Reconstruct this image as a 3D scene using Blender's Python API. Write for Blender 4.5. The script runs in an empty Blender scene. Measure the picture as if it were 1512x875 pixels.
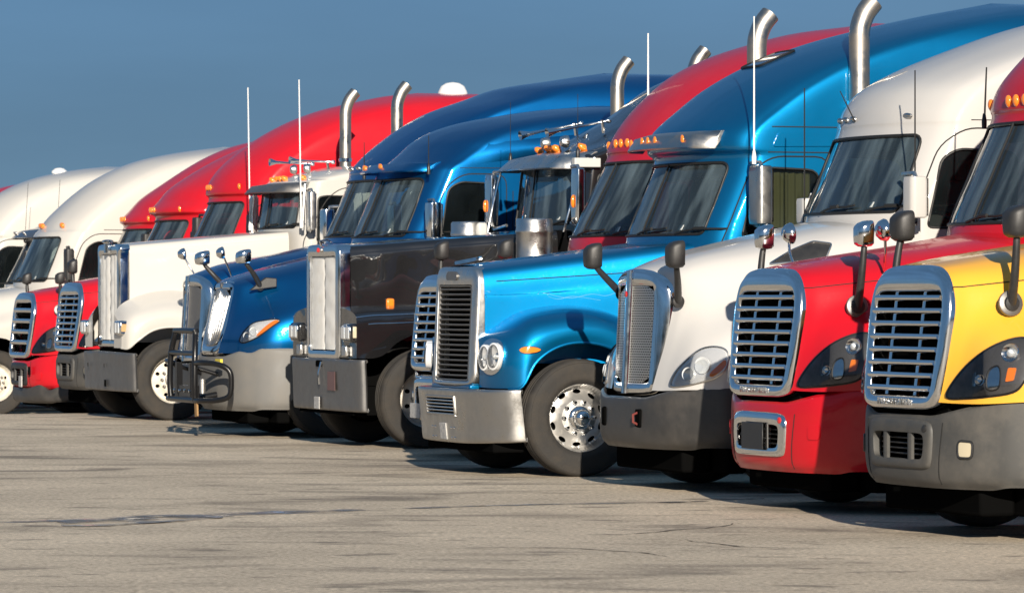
import bpy, bmesh, math, random
import numpy as np
from mathutils import Vector, Matrix
from mathutils.geometry import delaunay_2d_cdt
random.seed(7); np.random.seed(7)
S = bpy.context.scene
COL = S.collection
rad = math.radians

# ------------------------------------------------------------------ camera, sky, sun, exposure
CAM_H = 1.62
cam = bpy.data.objects.new('camera', bpy.data.cameras.new('camera'))
COL.objects.link(cam)
cam.location = (0, 0, CAM_H)
cam.rotation_euler = (rad(90), 0, 0)
cam.data.sensor_width = 36
cam.data.lens = 6500 / 1512 * 36
cam.data.shift_y = -0.0023
cam.data.clip_end = 3000
cam.data.dof.use_dof = True
cam.data.dof.focus_distance = 36
cam.data.dof.aperture_fstop = 9
S.camera = cam

SUN_EL = rad(18)
SUN_TRAVEL = Vector((-0.075, 1.0, 0)).normalized()          # horizontal direction the light travels
d = SUN_TRAVEL * math.cos(SUN_EL) + Vector((0, 0, -math.sin(SUN_EL)))
sun = bpy.data.objects.new('sun', bpy.data.lights.new('sun', 'SUN'))
COL.objects.link(sun)
sun.data.energy = 5.0
sun.data.angle = rad(0.55)
sun.data.color = (1.0, 0.905, 0.77)
sun.rotation_euler = d.to_track_quat('-Z', 'Y').to_euler()

W = bpy.data.worlds.new('World'); S.world = W; W.use_nodes = True
nt = W.node_tree; nt.nodes.clear()
sky = nt.nodes.new('ShaderNodeTexSky'); sky.sky_type = 'NISHITA'; sky.sun_disc = False
sky.sun_elevation = SUN_EL
sky.sun_rotation = math.atan2(-SUN_TRAVEL.x, -SUN_TRAVEL.y)  # compass bearing of the sun
sky.altitude = 600; sky.air_density = 1.0; sky.dust_density = 0.2; sky.ozone_density = 4.0
tint = nt.nodes.new('ShaderNodeMix'); tint.data_type = 'RGBA'; tint.blend_type = 'MULTIPLY'
tint.inputs[0].default_value = 1.0
tint.inputs[7].default_value = (0.50, 0.66, 0.92, 1)
# soft storm-cloud mottling over the whole sky
tc = nt.nodes.new('ShaderNodeTexCoord')
mp = nt.nodes.new('ShaderNodeMapping'); mp.inputs['Scale'].default_value = (1.6, 1.6, 9.0)
nz = nt.nodes.new('ShaderNodeTexNoise'); nz.inputs['Scale'].default_value = 1.7; nz.inputs['Detail'].default_value = 6
rp = nt.nodes.new('ShaderNodeMapRange'); rp.inputs[1].default_value = 0.35; rp.inputs[2].default_value = 0.7
rp.inputs[3].default_value = 0.87; rp.inputs[4].default_value = 1.14
cl = nt.nodes.new('ShaderNodeMix'); cl.data_type = 'RGBA'; cl.blend_type = 'MULTIPLY'; cl.inputs[0].default_value = 1.0
bg = nt.nodes.new('ShaderNodeBackground'); bg.inputs[1].default_value = 0.062
wo = nt.nodes.new('ShaderNodeOutputWorld')
lk = nt.links.new
lk(tc.outputs['Generated'], mp.inputs[0]); lk(mp.outputs[0], nz.inputs[0]); lk(nz.outputs[0], rp.inputs[0])
# an even veil of dark blue storm cloud drawn over the clear sky
veil = nt.nodes.new('ShaderNodeMix'); veil.data_type = 'RGBA'; veil.inputs[0].default_value = 0.78
veil.inputs[7].default_value = (1.08, 2.22, 3.72, 1)
lk(sky.outputs[0], tint.inputs[6]); lk(tint.outputs[2], veil.inputs[6]); lk(veil.outputs[2], cl.inputs[6]); lk(rp.outputs[0], cl.inputs[7])
lk(cl.outputs[2], bg.inputs[0]); lk(bg.outputs[0], wo.inputs[0])

S.view_settings.view_transform = 'Standard'
S.view_settings.look = 'None'
S.view_settings.exposure = 0.5
S.view_settings.gamma = 1.0
S.render.engine = 'CYCLES'

# ------------------------------------------------------------------ materials
MATS = {}
def _principled(name):
    m = bpy.data.materials.new(name); m.use_nodes = True
    return m, m.node_tree, m.node_tree.nodes['Principled BSDF']
def mat(name, col, rough=0.5, metal=0.0, coat=0.0, dirt=0.0, dscale=3.0, dcol=(0.25, 0.2, 0.15), bump=0.0, bscale=200, spec=0.5, coat_rough=0.04, emit=None, stretch=(1, 1, 1)):
    if name in MATS: return MATS[name]
    m, t, b = _principled(name)
    b.inputs['Base Color'].default_value = (*col, 1)
    b.inputs['Roughness'].default_value = rough
    b.inputs['Metallic'].default_value = metal
    b.inputs['Coat Weight'].default_value = coat
    b.inputs['Coat Roughness'].default_value = coat_rough
    b.inputs['Specular IOR Level'].default_value = spec
    if dirt or bump:
        c = t.nodes.new('ShaderNodeTexCoord')
        mpn = t.nodes.new('ShaderNodeMapping'); mpn.inputs['Scale'].default_value = stretch
        t.links.new(c.outputs['Object'], mpn.inputs[0])
    if dirt:
        n = t.nodes.new('ShaderNodeTexNoise'); n.inputs['Scale'].default_value = dscale; n.inputs['Detail'].default_value = 8
        n.inputs['Roughness'].default_value = 0.65
        t.links.new(mpn.outputs[0], n.inputs[0])
        r = t.nodes.new('ShaderNodeMapRange'); r.inputs[1].default_value = 0.42; r.inputs[2].default_value = 0.78
        r.inputs[3].default_value = 0.0; r.inputs[4].default_value = dirt
        t.links.new(n.outputs[0], r.inputs[0])
        x = t.nodes.new('ShaderNodeMix'); x.data_type = 'RGBA'
        x.inputs[6].default_value = (*col, 1); x.inputs[7].default_value = (*dcol, 1)
        t.links.new(r.outputs[0], x.inputs[0]); t.links.new(x.outputs[2], b.inputs['Base Color'])
        r2 = t.nodes.new('ShaderNodeMapRange'); r2.inputs[1].default_value = 0.35; r2.inputs[2].default_value = 0.75
        r2.inputs[3].default_value = rough; r2.inputs[4].default_value = min(1, rough + dirt * 0.6)
        t.links.new(n.outputs[0], r2.inputs[0]); t.links.new(r2.outputs[0], b.inputs['Roughness'])
    if bump:
        n2 = t.nodes.new('ShaderNodeTexNoise'); n2.inputs['Scale'].default_value = bscale; n2.inputs['Detail'].default_value = 3
        t.links.new(mpn.outputs[0], n2.inputs[0])
        bp = t.nodes.new('ShaderNodeBump'); bp.inputs['Strength'].default_value = bump; bp.inputs['Distance'].default_value = 0.01
        t.links.new(n2.outputs[0], bp.inputs['Height']); t.links.new(bp.outputs[0], b.inputs['Normal'])
    if emit:
        b.inputs['Emission Color'].default_value = (*col, 1); b.inputs['Emission Strength'].default_value = emit
    MATS[name] = m
    return m
def glass(name, tintc, ior=1.5, rough=0.02, dust_sheen=0.0):
    if name in MATS: return MATS[name]
    m = bpy.data.materials.new(name); m.use_nodes = True; t = m.node_tree; t.nodes.clear()
    o = t.nodes.new('ShaderNodeOutputMaterial'); mx = t.nodes.new('ShaderNodeMixShader')
    tr = t.nodes.new('ShaderNodeBsdfTransparent'); tr.inputs[0].default_value = (*tintc, 1)
    g = t.nodes.new('ShaderNodeBsdfGlossy'); g.inputs['Roughness'].default_value = rough
    f = t.nodes.new('ShaderNodeFresnel'); f.inputs[0].default_value = ior
    t.links.new(f.outputs[0], mx.inputs[0]); t.links.new(tr.outputs[0], mx.inputs[1]); t.links.new(g.outputs[0], mx.inputs[2])
    if dust_sheen:   # road-dust film with blue streaks painted in as sky reflection
        c = t.nodes.new('ShaderNodeTexCoord'); mpn = t.nodes.new('ShaderNodeMapping')
        mpn.inputs['Rotation'].default_value = (rad(16), 0, 0); mpn.inputs['Scale'].default_value = (0.8, 3.6, 0.7)
        n = t.nodes.new('ShaderNodeTexNoise'); n.inputs['Scale'].default_value = 1.5; n.inputs['Detail'].default_value = 6
        r = t.nodes.new('ShaderNodeMapRange'); r.inputs[1].default_value = 0.42; r.inputs[2].default_value = 0.8
        r.inputs[3].default_value = dust_sheen * .12; r.inputs[4].default_value = dust_sheen
        df = t.nodes.new('ShaderNodeBsdfDiffuse'); df.inputs[0].default_value = (0.36, 0.49, 0.56, 1)
        m2 = t.nodes.new('ShaderNodeMixShader')
        t.links.new(c.outputs['Object'], mpn.inputs[0]); t.links.new(mpn.outputs[0], n.inputs[0]); t.links.new(n.outputs[0], r.inputs[0])
        t.links.new(r.outputs[0], m2.inputs[0]); t.links.new(mx.outputs[0], m2.inputs[1]); t.links.new(df.outputs[0], m2.inputs[2])
        t.links.new(m2.outputs[0], o.inputs[0])
    else:
        t.links.new(mx.outputs[0], o.inputs[0])
    MATS[name] = m
    return m

CHROME = mat('chrome', (0.78, 0.79, 0.80), 0.06, 1.0, dirt=0.18, dscale=6, dcol=(0.45, 0.42, 0.38))
BRIGHT = mat('bright_steel', (0.66, 0.65, 0.63), 0.24, 1.0, dirt=0.4, dscale=7, dcol=(0.42, 0.37, 0.31), bump=0.03, bscale=30)
ALU = mat('brushed_aluminium', (0.52, 0.51, 0.49), 0.25, 1.0, dirt=0.5, dscale=5, dcol=(0.30, 0.27, 0.23), bump=0.05, bscale=40)
DULL = mat('dull_metal', (0.24, 0.235, 0.23), 0.38, 0.9, dirt=0.5, dscale=5, dcol=(0.16, 0.14, 0.12), bump=0.06, bscale=25)
BLACK = mat('black_plastic', (0.018, 0.018, 0.019), 0.42, dirt=0.25, dscale=8, dcol=(0.07, 0.065, 0.06), bump=0.05, bscale=300)
SATIN = mat('black_satin_metal', (0.008, 0.008, 0.009), 0.3, coat=0.15, spec=.3)
GREYL = mat('light_grey_bumper_plastic', (0.15, 0.147, 0.14), 0.5, dirt=0.4, dscale=3.5, dcol=(0.22, 0.195, 0.16), bump=0.06, bscale=350)
GREYP = mat('grey_bumper_plastic', (0.060, 0.059, 0.056), 0.5, dirt=0.5, dscale=3.5, dcol=(0.17, 0.15, 0.125), bump=0.06, bscale=350)
GREYD = mat('dark_grey_bumper_plastic', (0.034, 0.033, 0.032), 0.34, dirt=0.4, dscale=4, dcol=(0.12, 0.105, 0.09), bump=0.05, bscale=350)
RUBBER = mat('tyre_rubber', (0.024, 0.022, 0.020), 0.75, dirt=0.6, dscale=5, dcol=(0.075, 0.062, 0.048), bump=0.25, bscale=60)
SEAL = mat('rubber_seal', (0.010, 0.010, 0.010), 0.55)
GAP = mat('panel_gap', (0.012, 0.012, 0.012), 0.8)
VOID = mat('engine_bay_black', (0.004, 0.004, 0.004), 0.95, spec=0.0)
CHASSIS = mat('chassis_black', (0.010, 0.009, 0.008), 0.7, spec=0.15, dirt=0.5, dscale=6, dcol=(0.04, 0.034, 0.028))
DASH = mat('dash_grey', (0.07, 0.07, 0.07), 0.7)
SEAT = mat('seat_cloth', (0.20, 0.20, 0.18), 0.9, bump=0.2, bscale=200)
LINER = mat('cab_liner', (0.46, 0.45, 0.40), 0.9)
AMBER = mat('amber_lens', (0.85, 0.22, 0.02), 0.15, coat=1.0)
REDL = mat('red_lens', (0.55, 0.02, 0.02), 0.2, coat=1.0)
LAMPD = mat('lamp_housing', (0.11, 0.11, 0.115), 0.4, metal=0.5, dirt=.5, dscale=14, dcol=(.03, .03, .03))
SILVER = mat('lamp_silver', (0.82, 0.83, 0.84), 0.25, 0.35, coat=0.5)
REFL = mat('lamp_reflector', (0.80, 0.80, 0.80), 0.12, 1.0)
BULB = mat('lamp_bulb_glass', (0.75, 0.78, 0.80), 0.08, 0.3, coat=1)
FOG = mat('fog_lamp_lens', (0.55, 0.48, 0.34), 0.25, coat=0.8)
WHITEV = mat('white_vinyl', (0.84, 0.82, 0.77), 0.55, dirt=0.35, dscale=6, dcol=(0.5, 0.44, 0.35), bump=0.15, bscale=25)
PLATE = mat('licence_plate', (0.45, 0.44, 0.42), 0.45, dirt=0.9, dscale=30, dcol=(0.18, 0.18, 0.2))
WRIM = mat('white_steel_rim', (0.66, 0.62, 0.54), 0.45, dirt=0.4, dscale=9, dcol=(0.35, 0.27, 0.19))
ARIM = mat('polished_rim', (0.66, 0.65, 0.63), 0.28, 0.85, dirt=0.45, dscale=9, dcol=(0.42, 0.36, 0.29))
CURT = mat('olive_curtain', (0.20, 0.19, 0.09), 0.9, bump=0.1, bscale=90)
ROD_W = mat('white_fibreglass', (0.75, 0.74, 0.72), 0.4)
ROD_B = mat('black_rod', (0.02, 0.02, 0.02), 0.4)
YTAG = mat('yellow_tag', (0.7, 0.55, 0.05), 0.5)
BROWN = mat('brown_strap', (0.28, 0.16, 0.06), 0.7)
DOME = mat('white_dome', (0.80, 0.79, 0.77), 0.35, coat=0.3)
PAPER = mat('paper', (0.6, 0.62, 0.6), 0.8)
GLASS = glass('windshield_glass', (0.68, 0.78, 0.77), ior=1.7, dust_sheen=0.33)
SGLASS = glass('side_glass', (0.38, 0.41, 0.39), dust_sheen=0.03)
LENS = glass('lamp_lens', (0.80, 0.80, 0.80))

def mesh_mat():
    m, t, b = _principled('grille_mesh')
    b.inputs['Metallic'].default_value = 0.9; b.inputs['Roughness'].default_value = 0.4
    c = t.nodes.new('ShaderNodeTexCoord'); sp = t.nodes.new('ShaderNodeSeparateXYZ'); mpn = t.nodes.new('ShaderNodeCombineXYZ')
    br = t.nodes.new('ShaderNodeTexBrick')
    br.inputs['Color1'].default_value = (0.02, 0.02, 0.02, 1); br.inputs['Color2'].default_value = (0.03, 0.03, 0.03, 1)
    br.inputs['Mortar'].default_value = (0.5, 0.48, 0.45, 1)
    br.inputs['Scale'].default_value = 1.0; br.inputs['Mortar Size'].default_value = 0.006
    br.inputs['Brick Width'].default_value = 0.036; br.inputs['Row Height'].default_value = 0.021
    t.links.new(c.outputs['Object'], sp.inputs[0]); t.links.new(sp.outputs[1], mpn.inputs[0]); t.links.new(sp.outputs[2], mpn.inputs[1]); t.links.new(mpn.outputs[0], br.inputs[0])
    t.links.new(br.outputs[0], b.inputs['Base Color'])
    return m
MESHG = mesh_mat()
def paint(name, col, metal=0.0, rough=0.4, dirt=0.12, dcol=(0.3, 0.26, 0.2), dscale=1.6, spec=0.15, coat=0.8, wave=.006, wscale=1.8, film=.3):
    m = mat(name, col, rough, metal, coat=coat, dirt=dirt, dscale=dscale, dcol=dcol, coat_rough=0.04, spec=spec)
    t = m.node_tree; b = t.nodes['Principled BSDF']; c = t.nodes['Texture Coordinate']
    n = t.nodes.new('ShaderNodeTexNoise'); n.inputs['Scale'].default_value = wscale; n.inputs['Detail'].default_value = 1
    bp = t.nodes.new('ShaderNodeBump'); bp.inputs['Strength'].default_value = 1.0; bp.inputs['Distance'].default_value = wave
    t.links.new(c.outputs['Object'], n.inputs[0]); t.links.new(n.outputs[0], bp.inputs['Height'])
    t.links.new(bp.outputs[0], b.inputs['Coat Normal']); t.links.new(bp.outputs[0], b.inputs['Normal'])
    # dust film: fine speckle that dulls the clear coat
    n2 = t.nodes.new('ShaderNodeTexNoise'); n2.inputs['Scale'].default_value = 34; n2.inputs['Detail'].default_value = 6; n2.inputs['Roughness'].default_value = .7
    r = t.nodes.new('ShaderNodeMapRange'); r.inputs[1].default_value = .45; r.inputs[2].default_value = .75; r.inputs[3].default_value = .03; r.inputs[4].default_value = film
    t.links.new(c.outputs['Object'], n2.inputs[0]); t.links.new(n2.outputs[0], r.inputs[0]); t.links.new(r.outputs[0], b.inputs['Coat Roughness'])
    return m

def asphalt():
    m, t, b = _principled('worn_asphalt')
    N = t.nodes.new; Lk = t.links.new
    c = N('ShaderNodeTexCoord')
    # fine grit
    n1 = N('ShaderNodeTexNoise'); n1.inputs['Scale'].default_value = 24; n1.inputs['Detail'].default_value = 9; n1.inputs['Roughness'].default_value = 0.75
    Lk(c.outputs['Object'], n1.inputs[0])
    # broad patches
    n2 = N('ShaderNodeTexNoise'); n2.inputs['Scale'].default_value = 0.42; n2.inputs['Detail'].default_value = 6; n2.inputs['Roughness'].default_value = 0.6
    Lk(c.outputs['Object'], n2.inputs[0])
    r1 = N('ShaderNodeValToRGB')
    r1.color_ramp.elements[0].position = 0.36; r1.color_ramp.elements[0].color = (0.30, 0.245, 0.18, 1)
    r1.color_ramp.elements[1].position = 0.64; r1.color_ramp.elements[1].color = (0.80, 0.675, 0.515, 1)
    Lk(n1.outputs[0], r1.inputs[0])
    r2 = N('ShaderNodeMapRange'); r2.inputs[1].default_value = 0.3; r2.inputs[2].default_value = 0.7; r2.inputs[3].default_value = 0.80; r2.inputs[4].default_value = 1.14
    Lk(n2.outputs[0], r2.inputs[0])
    mx = N('ShaderNodeMix'); mx.data_type = 'RGBA'; mx.blend_type = 'MULTIPLY'; mx.inputs[0].default_value = 1
    Lk(r1.outputs[0], mx.inputs[6]); Lk(r2.outputs[0], mx.inputs[7])
    # oil stains and tyre scuffs: blotches of their own shape
    n3 = N('ShaderNodeTexNoise'); n3.inputs['Scale'].default_value = 0.9; n3.inputs['Detail'].default_value = 4; n3.inputs['Distortion'].default_value = 0.6
    mp3 = N('ShaderNodeMapping'); mp3.inputs['Scale'].default_value = (0.55, 1.0, 1); mp3.inputs['Rotation'].default_value = (0, 0, rad(-20))
    Lk(c.outputs['Object'], mp3.inputs[0]); Lk(mp3.outputs[0], n3.inputs[0])
    r3 = N('ShaderNodeMapRange'); r3.inputs[1].default_value = 0.54; r3.inputs[2].default_value = 0.70; r3.inputs[4].default_value = 0.62
    Lk(n3.outputs[0], r3.inputs[0])
    mx2 = N('ShaderNodeMix'); mx2.data_type = 'RGBA'; mx2.inputs[7].default_value = (0.085, 0.07, 0.06, 1)
    Lk(r3.outputs[0], mx2.inputs[0]); Lk(mx.outputs[2], mx2.inputs[6])
    # small dark spots
    n5 = N('ShaderNodeTexNoise'); n5.inputs['Scale'].default_value = 3.1; n5.inputs['Detail'].default_value = 3
    Lk(mp3.outputs[0], n5.inputs[0])
    r5 = N('ShaderNodeMapRange'); r5.inputs[1].default_value = 0.60; r5.inputs[2].default_value = 0.70; r5.inputs[4].default_value = 0.6
    Lk(n5.outputs[0], r5.inputs[0])
    mx3 = N('ShaderNodeMix'); mx3.data_type = 'RGBA'; mx3.inputs[7].default_value = (0.09, 0.075, 0.065, 1)
    Lk(r5.outputs[0], mx3.inputs[0]); Lk(mx2.outputs[2], mx3.inputs[6])
    Lk(mx3.outputs[2], b.inputs['Base Color'])
    b.inputs['Roughness'].default_value = 0.9
    b.inputs['Specular IOR Level'].default_value = 0.25
    bp = N('ShaderNodeBump'); bp.inputs['Strength'].default_value = 0.3; bp.inputs['Distance'].default_value = 0.012
    n4 = N('ShaderNodeTexNoise'); n4.inputs['Scale'].default_value = 90; n4.inputs['Detail'].default_value = 4
    Lk(c.outputs['Object'], n4.inputs[0])
    ad = N('ShaderNodeMath'); ad.operation = 'ADD'
    Lk(n4.outputs[0], ad.inputs[0]); Lk(n1.outputs[0], ad.inputs[1])
    Lk(ad.outputs[0], bp.inputs['Height']); Lk(bp.outputs[0], b.inputs['Normal'])
    return m
ASPHALT = asphalt()

# ------------------------------------------------------------------ mesh helpers (points are u back, v left, z up)
def link(name, me, m, parent=None):
    o = bpy.data.objects.new(name, me); COL.objects.link(o)
    if m is not None:
        me.materials.append(m)
    o.parent = parent
    return o
class MB:
    """collects primitives of ONE part"""
    def __init__(s): s.v = []; s.f = []
    def add(s, vs, fs):
        k = len(s.v); s.v += [tuple(map(float, p)) for p in vs]; s.f += [tuple(i + k for i in f) for f in fs]; return s
    def box(s, c, d, rot=None):
        x, y, z = (k / 2 for k in d)
        vs = [Vector((a * x, b * y, e * z)) for a in (-1, 1) for b in (-1, 1) for e in (-1, 1)]
        if rot is not None: vs = [rot @ p for p in vs]
        vs = [p + Vector(c) for p in vs]
        return s.add(vs, [(0, 1, 3, 2), (4, 6, 7, 5), (0, 4, 5, 1), (2, 3, 7, 6), (0, 2, 6, 4), (1, 5, 7, 3)])
    def rows(s, rows, closed=False, cap=False):
        n = len(rows[0]); vs = [p for r in rows for p in r]; fs = []
        for i in range(len(rows) - 1):
            for j in range(n if closed else n - 1):
                j2 = (j + 1) % n
                fs.append((i * n + j, i * n + j2, (i + 1) * n + j2, (i + 1) * n + j))
        if cap: fs += [tuple(range(n)), tuple(range((len(rows) - 1) * n, len(rows) * n))]
        return s.add(vs, fs)
    def tube(s, pts, r, n=8, cap=True):
        P = [Vector(p) for p in pts]; rows = []; up = None
        for i, p in enumerate(P):
            t = (P[min(i + 1, len(P) - 1)] - P[max(i - 1, 0)]).normalized()
            if up is None:
                up = t.orthogonal().normalized()
            up = (up - t * up.dot(t)).normalized(); sd = t.cross(up)
            rr = r[i] if hasattr(r, '__len__') else r
            rows.append([p + (up * math.cos(a) + sd * math.sin(a)) * rr for a in (2 * math.pi * k / n for k in range(n))])
        return s.rows(rows, True, cap)
    def loop(s, pts, r, n=6):
        P = [Vector(p) for p in pts]; N = len(P); rows = []; up = None
        for i in range(N + 1):
            t = (P[(i + 1) % N] - P[(i - 1) % N]).normalized()
            if up is None: up = t.orthogonal().normalized()
            up = (up - t * up.dot(t)).normalized(); sd = t.cross(up)
            rows.append([P[i % N] + (up * math.cos(a) + sd * math.sin(a)) * r for a in (2 * math.pi * k / n for k in range(n))])
        return s.rows(rows, True, False)
    def lathe(s, prof, o, ax, n=32):
        """prof: (radius, distance along axis)"""
        a = Vector(ax).normalized(); e1 = a.orthogonal().normalized(); e2 = a.cross(e1); o = Vector(o)
        rows = [[o + a * h + (e1 * math.cos(t) + e2 * math.sin(t)) * max(r, 1e-4) for t in (2 * math.pi * k / n for k in range(n))] for r, h in prof]
        return s.rows(rows, True, False)
    def prism(s, poly, fn0, fn1):
        n = len(poly); vs = [fn0(*p) for p in poly] + [fn1(*p) for p in poly]
        return s.add(vs, [tuple(range(n)), tuple(range(n, 2 * n))] + [(i, (i + 1) % n, n + (i + 1) % n, n + i) for i in range(n)])
    def build(s, name, m, parent, smooth=40, bevel=0.0, seg=2, sub=0):
        me = bpy.data.meshes.new(name)
        me.from_pydata([(p[0], -p[1], p[2]) for p in s.v], [], s.f)
        bm = bmesh.new(); bm.from_mesh(me)
        bmesh.ops.remove_doubles(bm, verts=bm.verts, dist=1e-5)
        bmesh.ops.recalc_face_normals(bm, faces=bm.faces); bm.to_mesh(me); bm.free()
        if smooth:
            for p in me.polygons: p.use_smooth = True
            me.set_sharp_from_angle(angle=rad(smooth))
        o = link(name, me, m, parent)
        if bevel:
            b = o.modifiers.new('bevel', 'BEVEL'); b.width = bevel; b.segments = seg; b.limit_method = 'ANGLE'; b.angle_limit = rad(35)
        if sub:
            b = o.modifiers.new('sub', 'SUBSURF'); b.levels = sub; b.render_levels = sub
        return o

def cr_weights(x, n):
    """Catmull-Rom interpolation matrix for parameters x in [0,n-1]"""
    x = np.clip(np.asarray(x, float), 0, n - 1 - 1e-9); i = np.floor(x).astype(int); t = x - i
    Wm = np.zeros((len(x), n)); r = np.arange(len(x))
    w = [-.5 * t + t * t - .5 * t ** 3, 1 - 2.5 * t * t + 1.5 * t ** 3, .5 * t + 2 * t * t - 1.5 * t ** 3, -.5 * t * t + .5 * t ** 3]
    for k in range(4):
        j = i - 1 + k
        lo = j < 0; hi = j > n - 1; ok = ~(lo | hi)
        np.add.at(Wm, (r[ok], j[ok]), w[k][ok])
        if lo.any():   # linear extrapolation
            np.add.at(Wm, (r[lo], np.zeros(lo.sum(), int)), 2 * w[k][lo]); np.add.at(Wm, (r[lo], np.ones(lo.sum(), int)), -w[k][lo])
        if hi.any():
            np.add.at(Wm, (r[hi], np.full(hi.sum(), n - 1)), 2 * w[k][hi]); np.add.at(Wm, (r[hi], np.full(hi.sum(), n - 2)), -w[k][hi])
    return Wm
class Patch:
    """smooth surface through a symmetric control net: net[i][j] = (u,v,z), j=0 on the centre line"""
    def __init__(s, net, mirror=True):
        A = np.array(net, float); s.mirror = mirror
        if mirror:
            B = A[:, :0:-1].copy(); B[..., 1] *= -1
            s.A = np.concatenate([B, A], 1); s.off = A.shape[1] - 1
        else:
            s.A = A; s.off = 0
        s.m, s.n = s.A.shape[:2]
        a = np.linspace(0, s.m - 1, 6 * (s.m - 1) + 1); b = np.linspace(0, s.n - 1, 6 * (s.n - 1) + 1)
        g = np.einsum('ai,ijk,bj->abk', cr_weights(a, s.m), s.A, cr_weights(b, s.n))
        s.dense = (a, b, g)
        P, Nn = s.ev(np.repeat(a, len(b)), np.tile(b, len(a)), raw=True)
        c = np.array([P[:, 0].mean(), 0, P[:, 2].mean() - .3])
        s.sign = 1 if (Nn * (P - c)).sum(1).mean() > 0 else -1
    def pt(s, x, q):
        return np.einsum('pi,ijk,pj->pk', cr_weights(x, s.m), s.A, cr_weights(q, s.n))
    def ev(s, x, q, raw=False):
        x = np.asarray(x, float); q = np.asarray(q, float); e = 1e-3
        P = s.pt(x, q)
        du = s.pt(np.minimum(x + e, s.m - 1), q) - s.pt(np.maximum(x - e, 0), q)
        dv = s.pt(x, np.minimum(q + e, s.n - 1)) - s.pt(x, np.maximum(q - e, 0))
        Nn = np.cross(du, dv); l = np.linalg.norm(Nn, axis=1, keepdims=True); l[l < 1e-12] = 1; Nn /= l
        return (P, Nn) if raw else (P, Nn * s.sign)
    def find(s, pts, key, side=1):
        """parameters of surface points given by two coordinates; key 'wz' (w=u+|v|), 'vz', 'uz'"""
        a, b, g = s.dense; out = []
        qc = s.off
        if key == 'vz': sel = np.ones(len(b), bool)
        else: sel = (b >= qc) if side > 0 else (b <= qc)
        G = g[:, sel]; bb = b[sel]
        def kf(P):
            if key == 'vz': return np.stack([P[..., 1], P[..., 2]], -1)
            if key == 'uz': return np.stack([P[..., 0], P[..., 2]], -1)
            return np.stack([P[..., 0] + np.abs(P[..., 1]), P[..., 2]], -1)
        K = kf(G)
        if key == 'vz': pen = (np.abs(bb - qc) > 5.2)[None, :] * 10.0
        else: pen = 0.0
        T = np.array(pts, float); X = np.zeros((len(T), 2)); D = np.zeros(len(T))
        for k, p in enumerate(T):
            dd = ((K - p) ** 2).sum(-1) + pen
            i, j = np.unravel_index(dd.argmin(), dd.shape); X[k] = a[i], bb[j]; D[k] = dd[i, j]
        X0 = X.copy(); e = 1e-3; hi_ = np.array([s.m - 1, s.n - 1.])
        for _ in range(6):
            f0 = kf(s.pt(X[:, 0], X[:, 1])) - T
            J0 = (kf(s.pt(X[:, 0] + e, X[:, 1])) - T - f0) / e; J1 = (kf(s.pt(X[:, 0], X[:, 1] + e)) - T - f0) / e
            det = J0[:, 0] * J1[:, 1] - J1[:, 0] * J0[:, 1]; det[np.abs(det) < 1e-7] = 1e9
            dx = np.stack([-(J1[:, 1] * f0[:, 0] - J1[:, 0] * f0[:, 1]) / det, -(J0[:, 0] * f0[:, 1] - J0[:, 1] * f0[:, 0]) / det], 1)
            X = np.clip(X + np.clip(dx, -.3, .3), 0, hi_)
        fin = ((kf(s.pt(X[:, 0], X[:, 1])) - T) ** 2).sum(1)
        bad = ~(fin <= D + 1e-9); X[bad] = X0[bad]
        out = [tuple(x) for x in X]
        return out
    def on(s, params, off=0.0):
        p = np.array(params); P, Nn = s.ev(p[:, 0], p[:, 1]); return [tuple(k) for k in (P + Nn * off)]
    def panel(s, name, m, parent, poly=None, holes=(), off=0.0, skirt=0.0, ds=0.2, dq=0.2, trim=None):
        if poly is None:
            a = np.arange(0, s.m - 1 + 1e-9, ds); b = np.arange(0, s.n - 1 + 1e-9, dq)
            poly = [(x, 0) for x in a[:-1]] + [(s.m - 1, y) for y in b[:-1]] + [(x, s.n - 1) for x in a[:0:-1]] + [(0, y) for y in b[:0:-1]]
        loops = [poly] + list(holes)
        pts = []; edges = []
        for lp in loops:
            k = len(pts); pts += [tuple(p) for p in lp]; edges += [(k + i, k + (i + 1) % len(lp)) for i in range(len(lp))]
        arr = np.array(poly); lo = arr.min(0); hi = arr.max(0)
        gx, gy = np.meshgrid(np.arange(lo[0] + ds * .53, hi[0], ds), np.arange(lo[1] + dq * .53, hi[1], dq))
        cand = np.stack([gx.ravel(), gy.ravel()], 1)
        def inside(c, lp):
            r = np.zeros(len(c), bool); L2 = np.array(lp); n = len(L2)
            for i in range(n):
                x1, y1 = L2[i]; x2, y2 = L2[(i + 1) % n]
                cond = ((y1 > c[:, 1]) != (y2 > c[:, 1]))
                with np.errstate(divide='ignore', invalid='ignore'):
                    xi = (x2 - x1) * (c[:, 1] - y1) / (y2 - y1 + 1e-30) + x1
                r ^= cond & (c[:, 0] < xi)
            return r
        def near(c, lp):
            L2 = np.array(lp); M = np.concatenate([L2, (L2 + np.roll(L2, -1, 0)) / 2])
            return (((c[:, None] - M[None]) / np.array([ds, dq])) ** 2).sum(-1).min(1) < 0.09
        if len(cand):
            ok = inside(cand, poly)
            for h in holes: ok &= ~inside(cand, h)
            for lp in loops: ok &= ~near(cand, lp)
            pts += [tuple(p) for p in cand[ok]]
        r = delaunay_2d_cdt([Vector(p) for p in pts], edges, [], 0, 1e-6)
        V = np.array([tuple(p) for p in r[0]]); F = np.array([tuple(f) for f in r[2]])
        cen = V[F].mean(1); ok = inside(cen, poly)
        for h in holes: ok &= ~inside(cen, h)
        F = F[ok]
        P, Nn = s.ev(V[:, 0], V[:, 1]); P = P + Nn * off
        P[:, 1] *= -1; Nn = Nn.copy(); Nn[:, 1] *= -1
        fn = np.cross(P[F[:, 1]] - P[F[:, 0]], P[F[:, 2]] - P[F[:, 0]])
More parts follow.
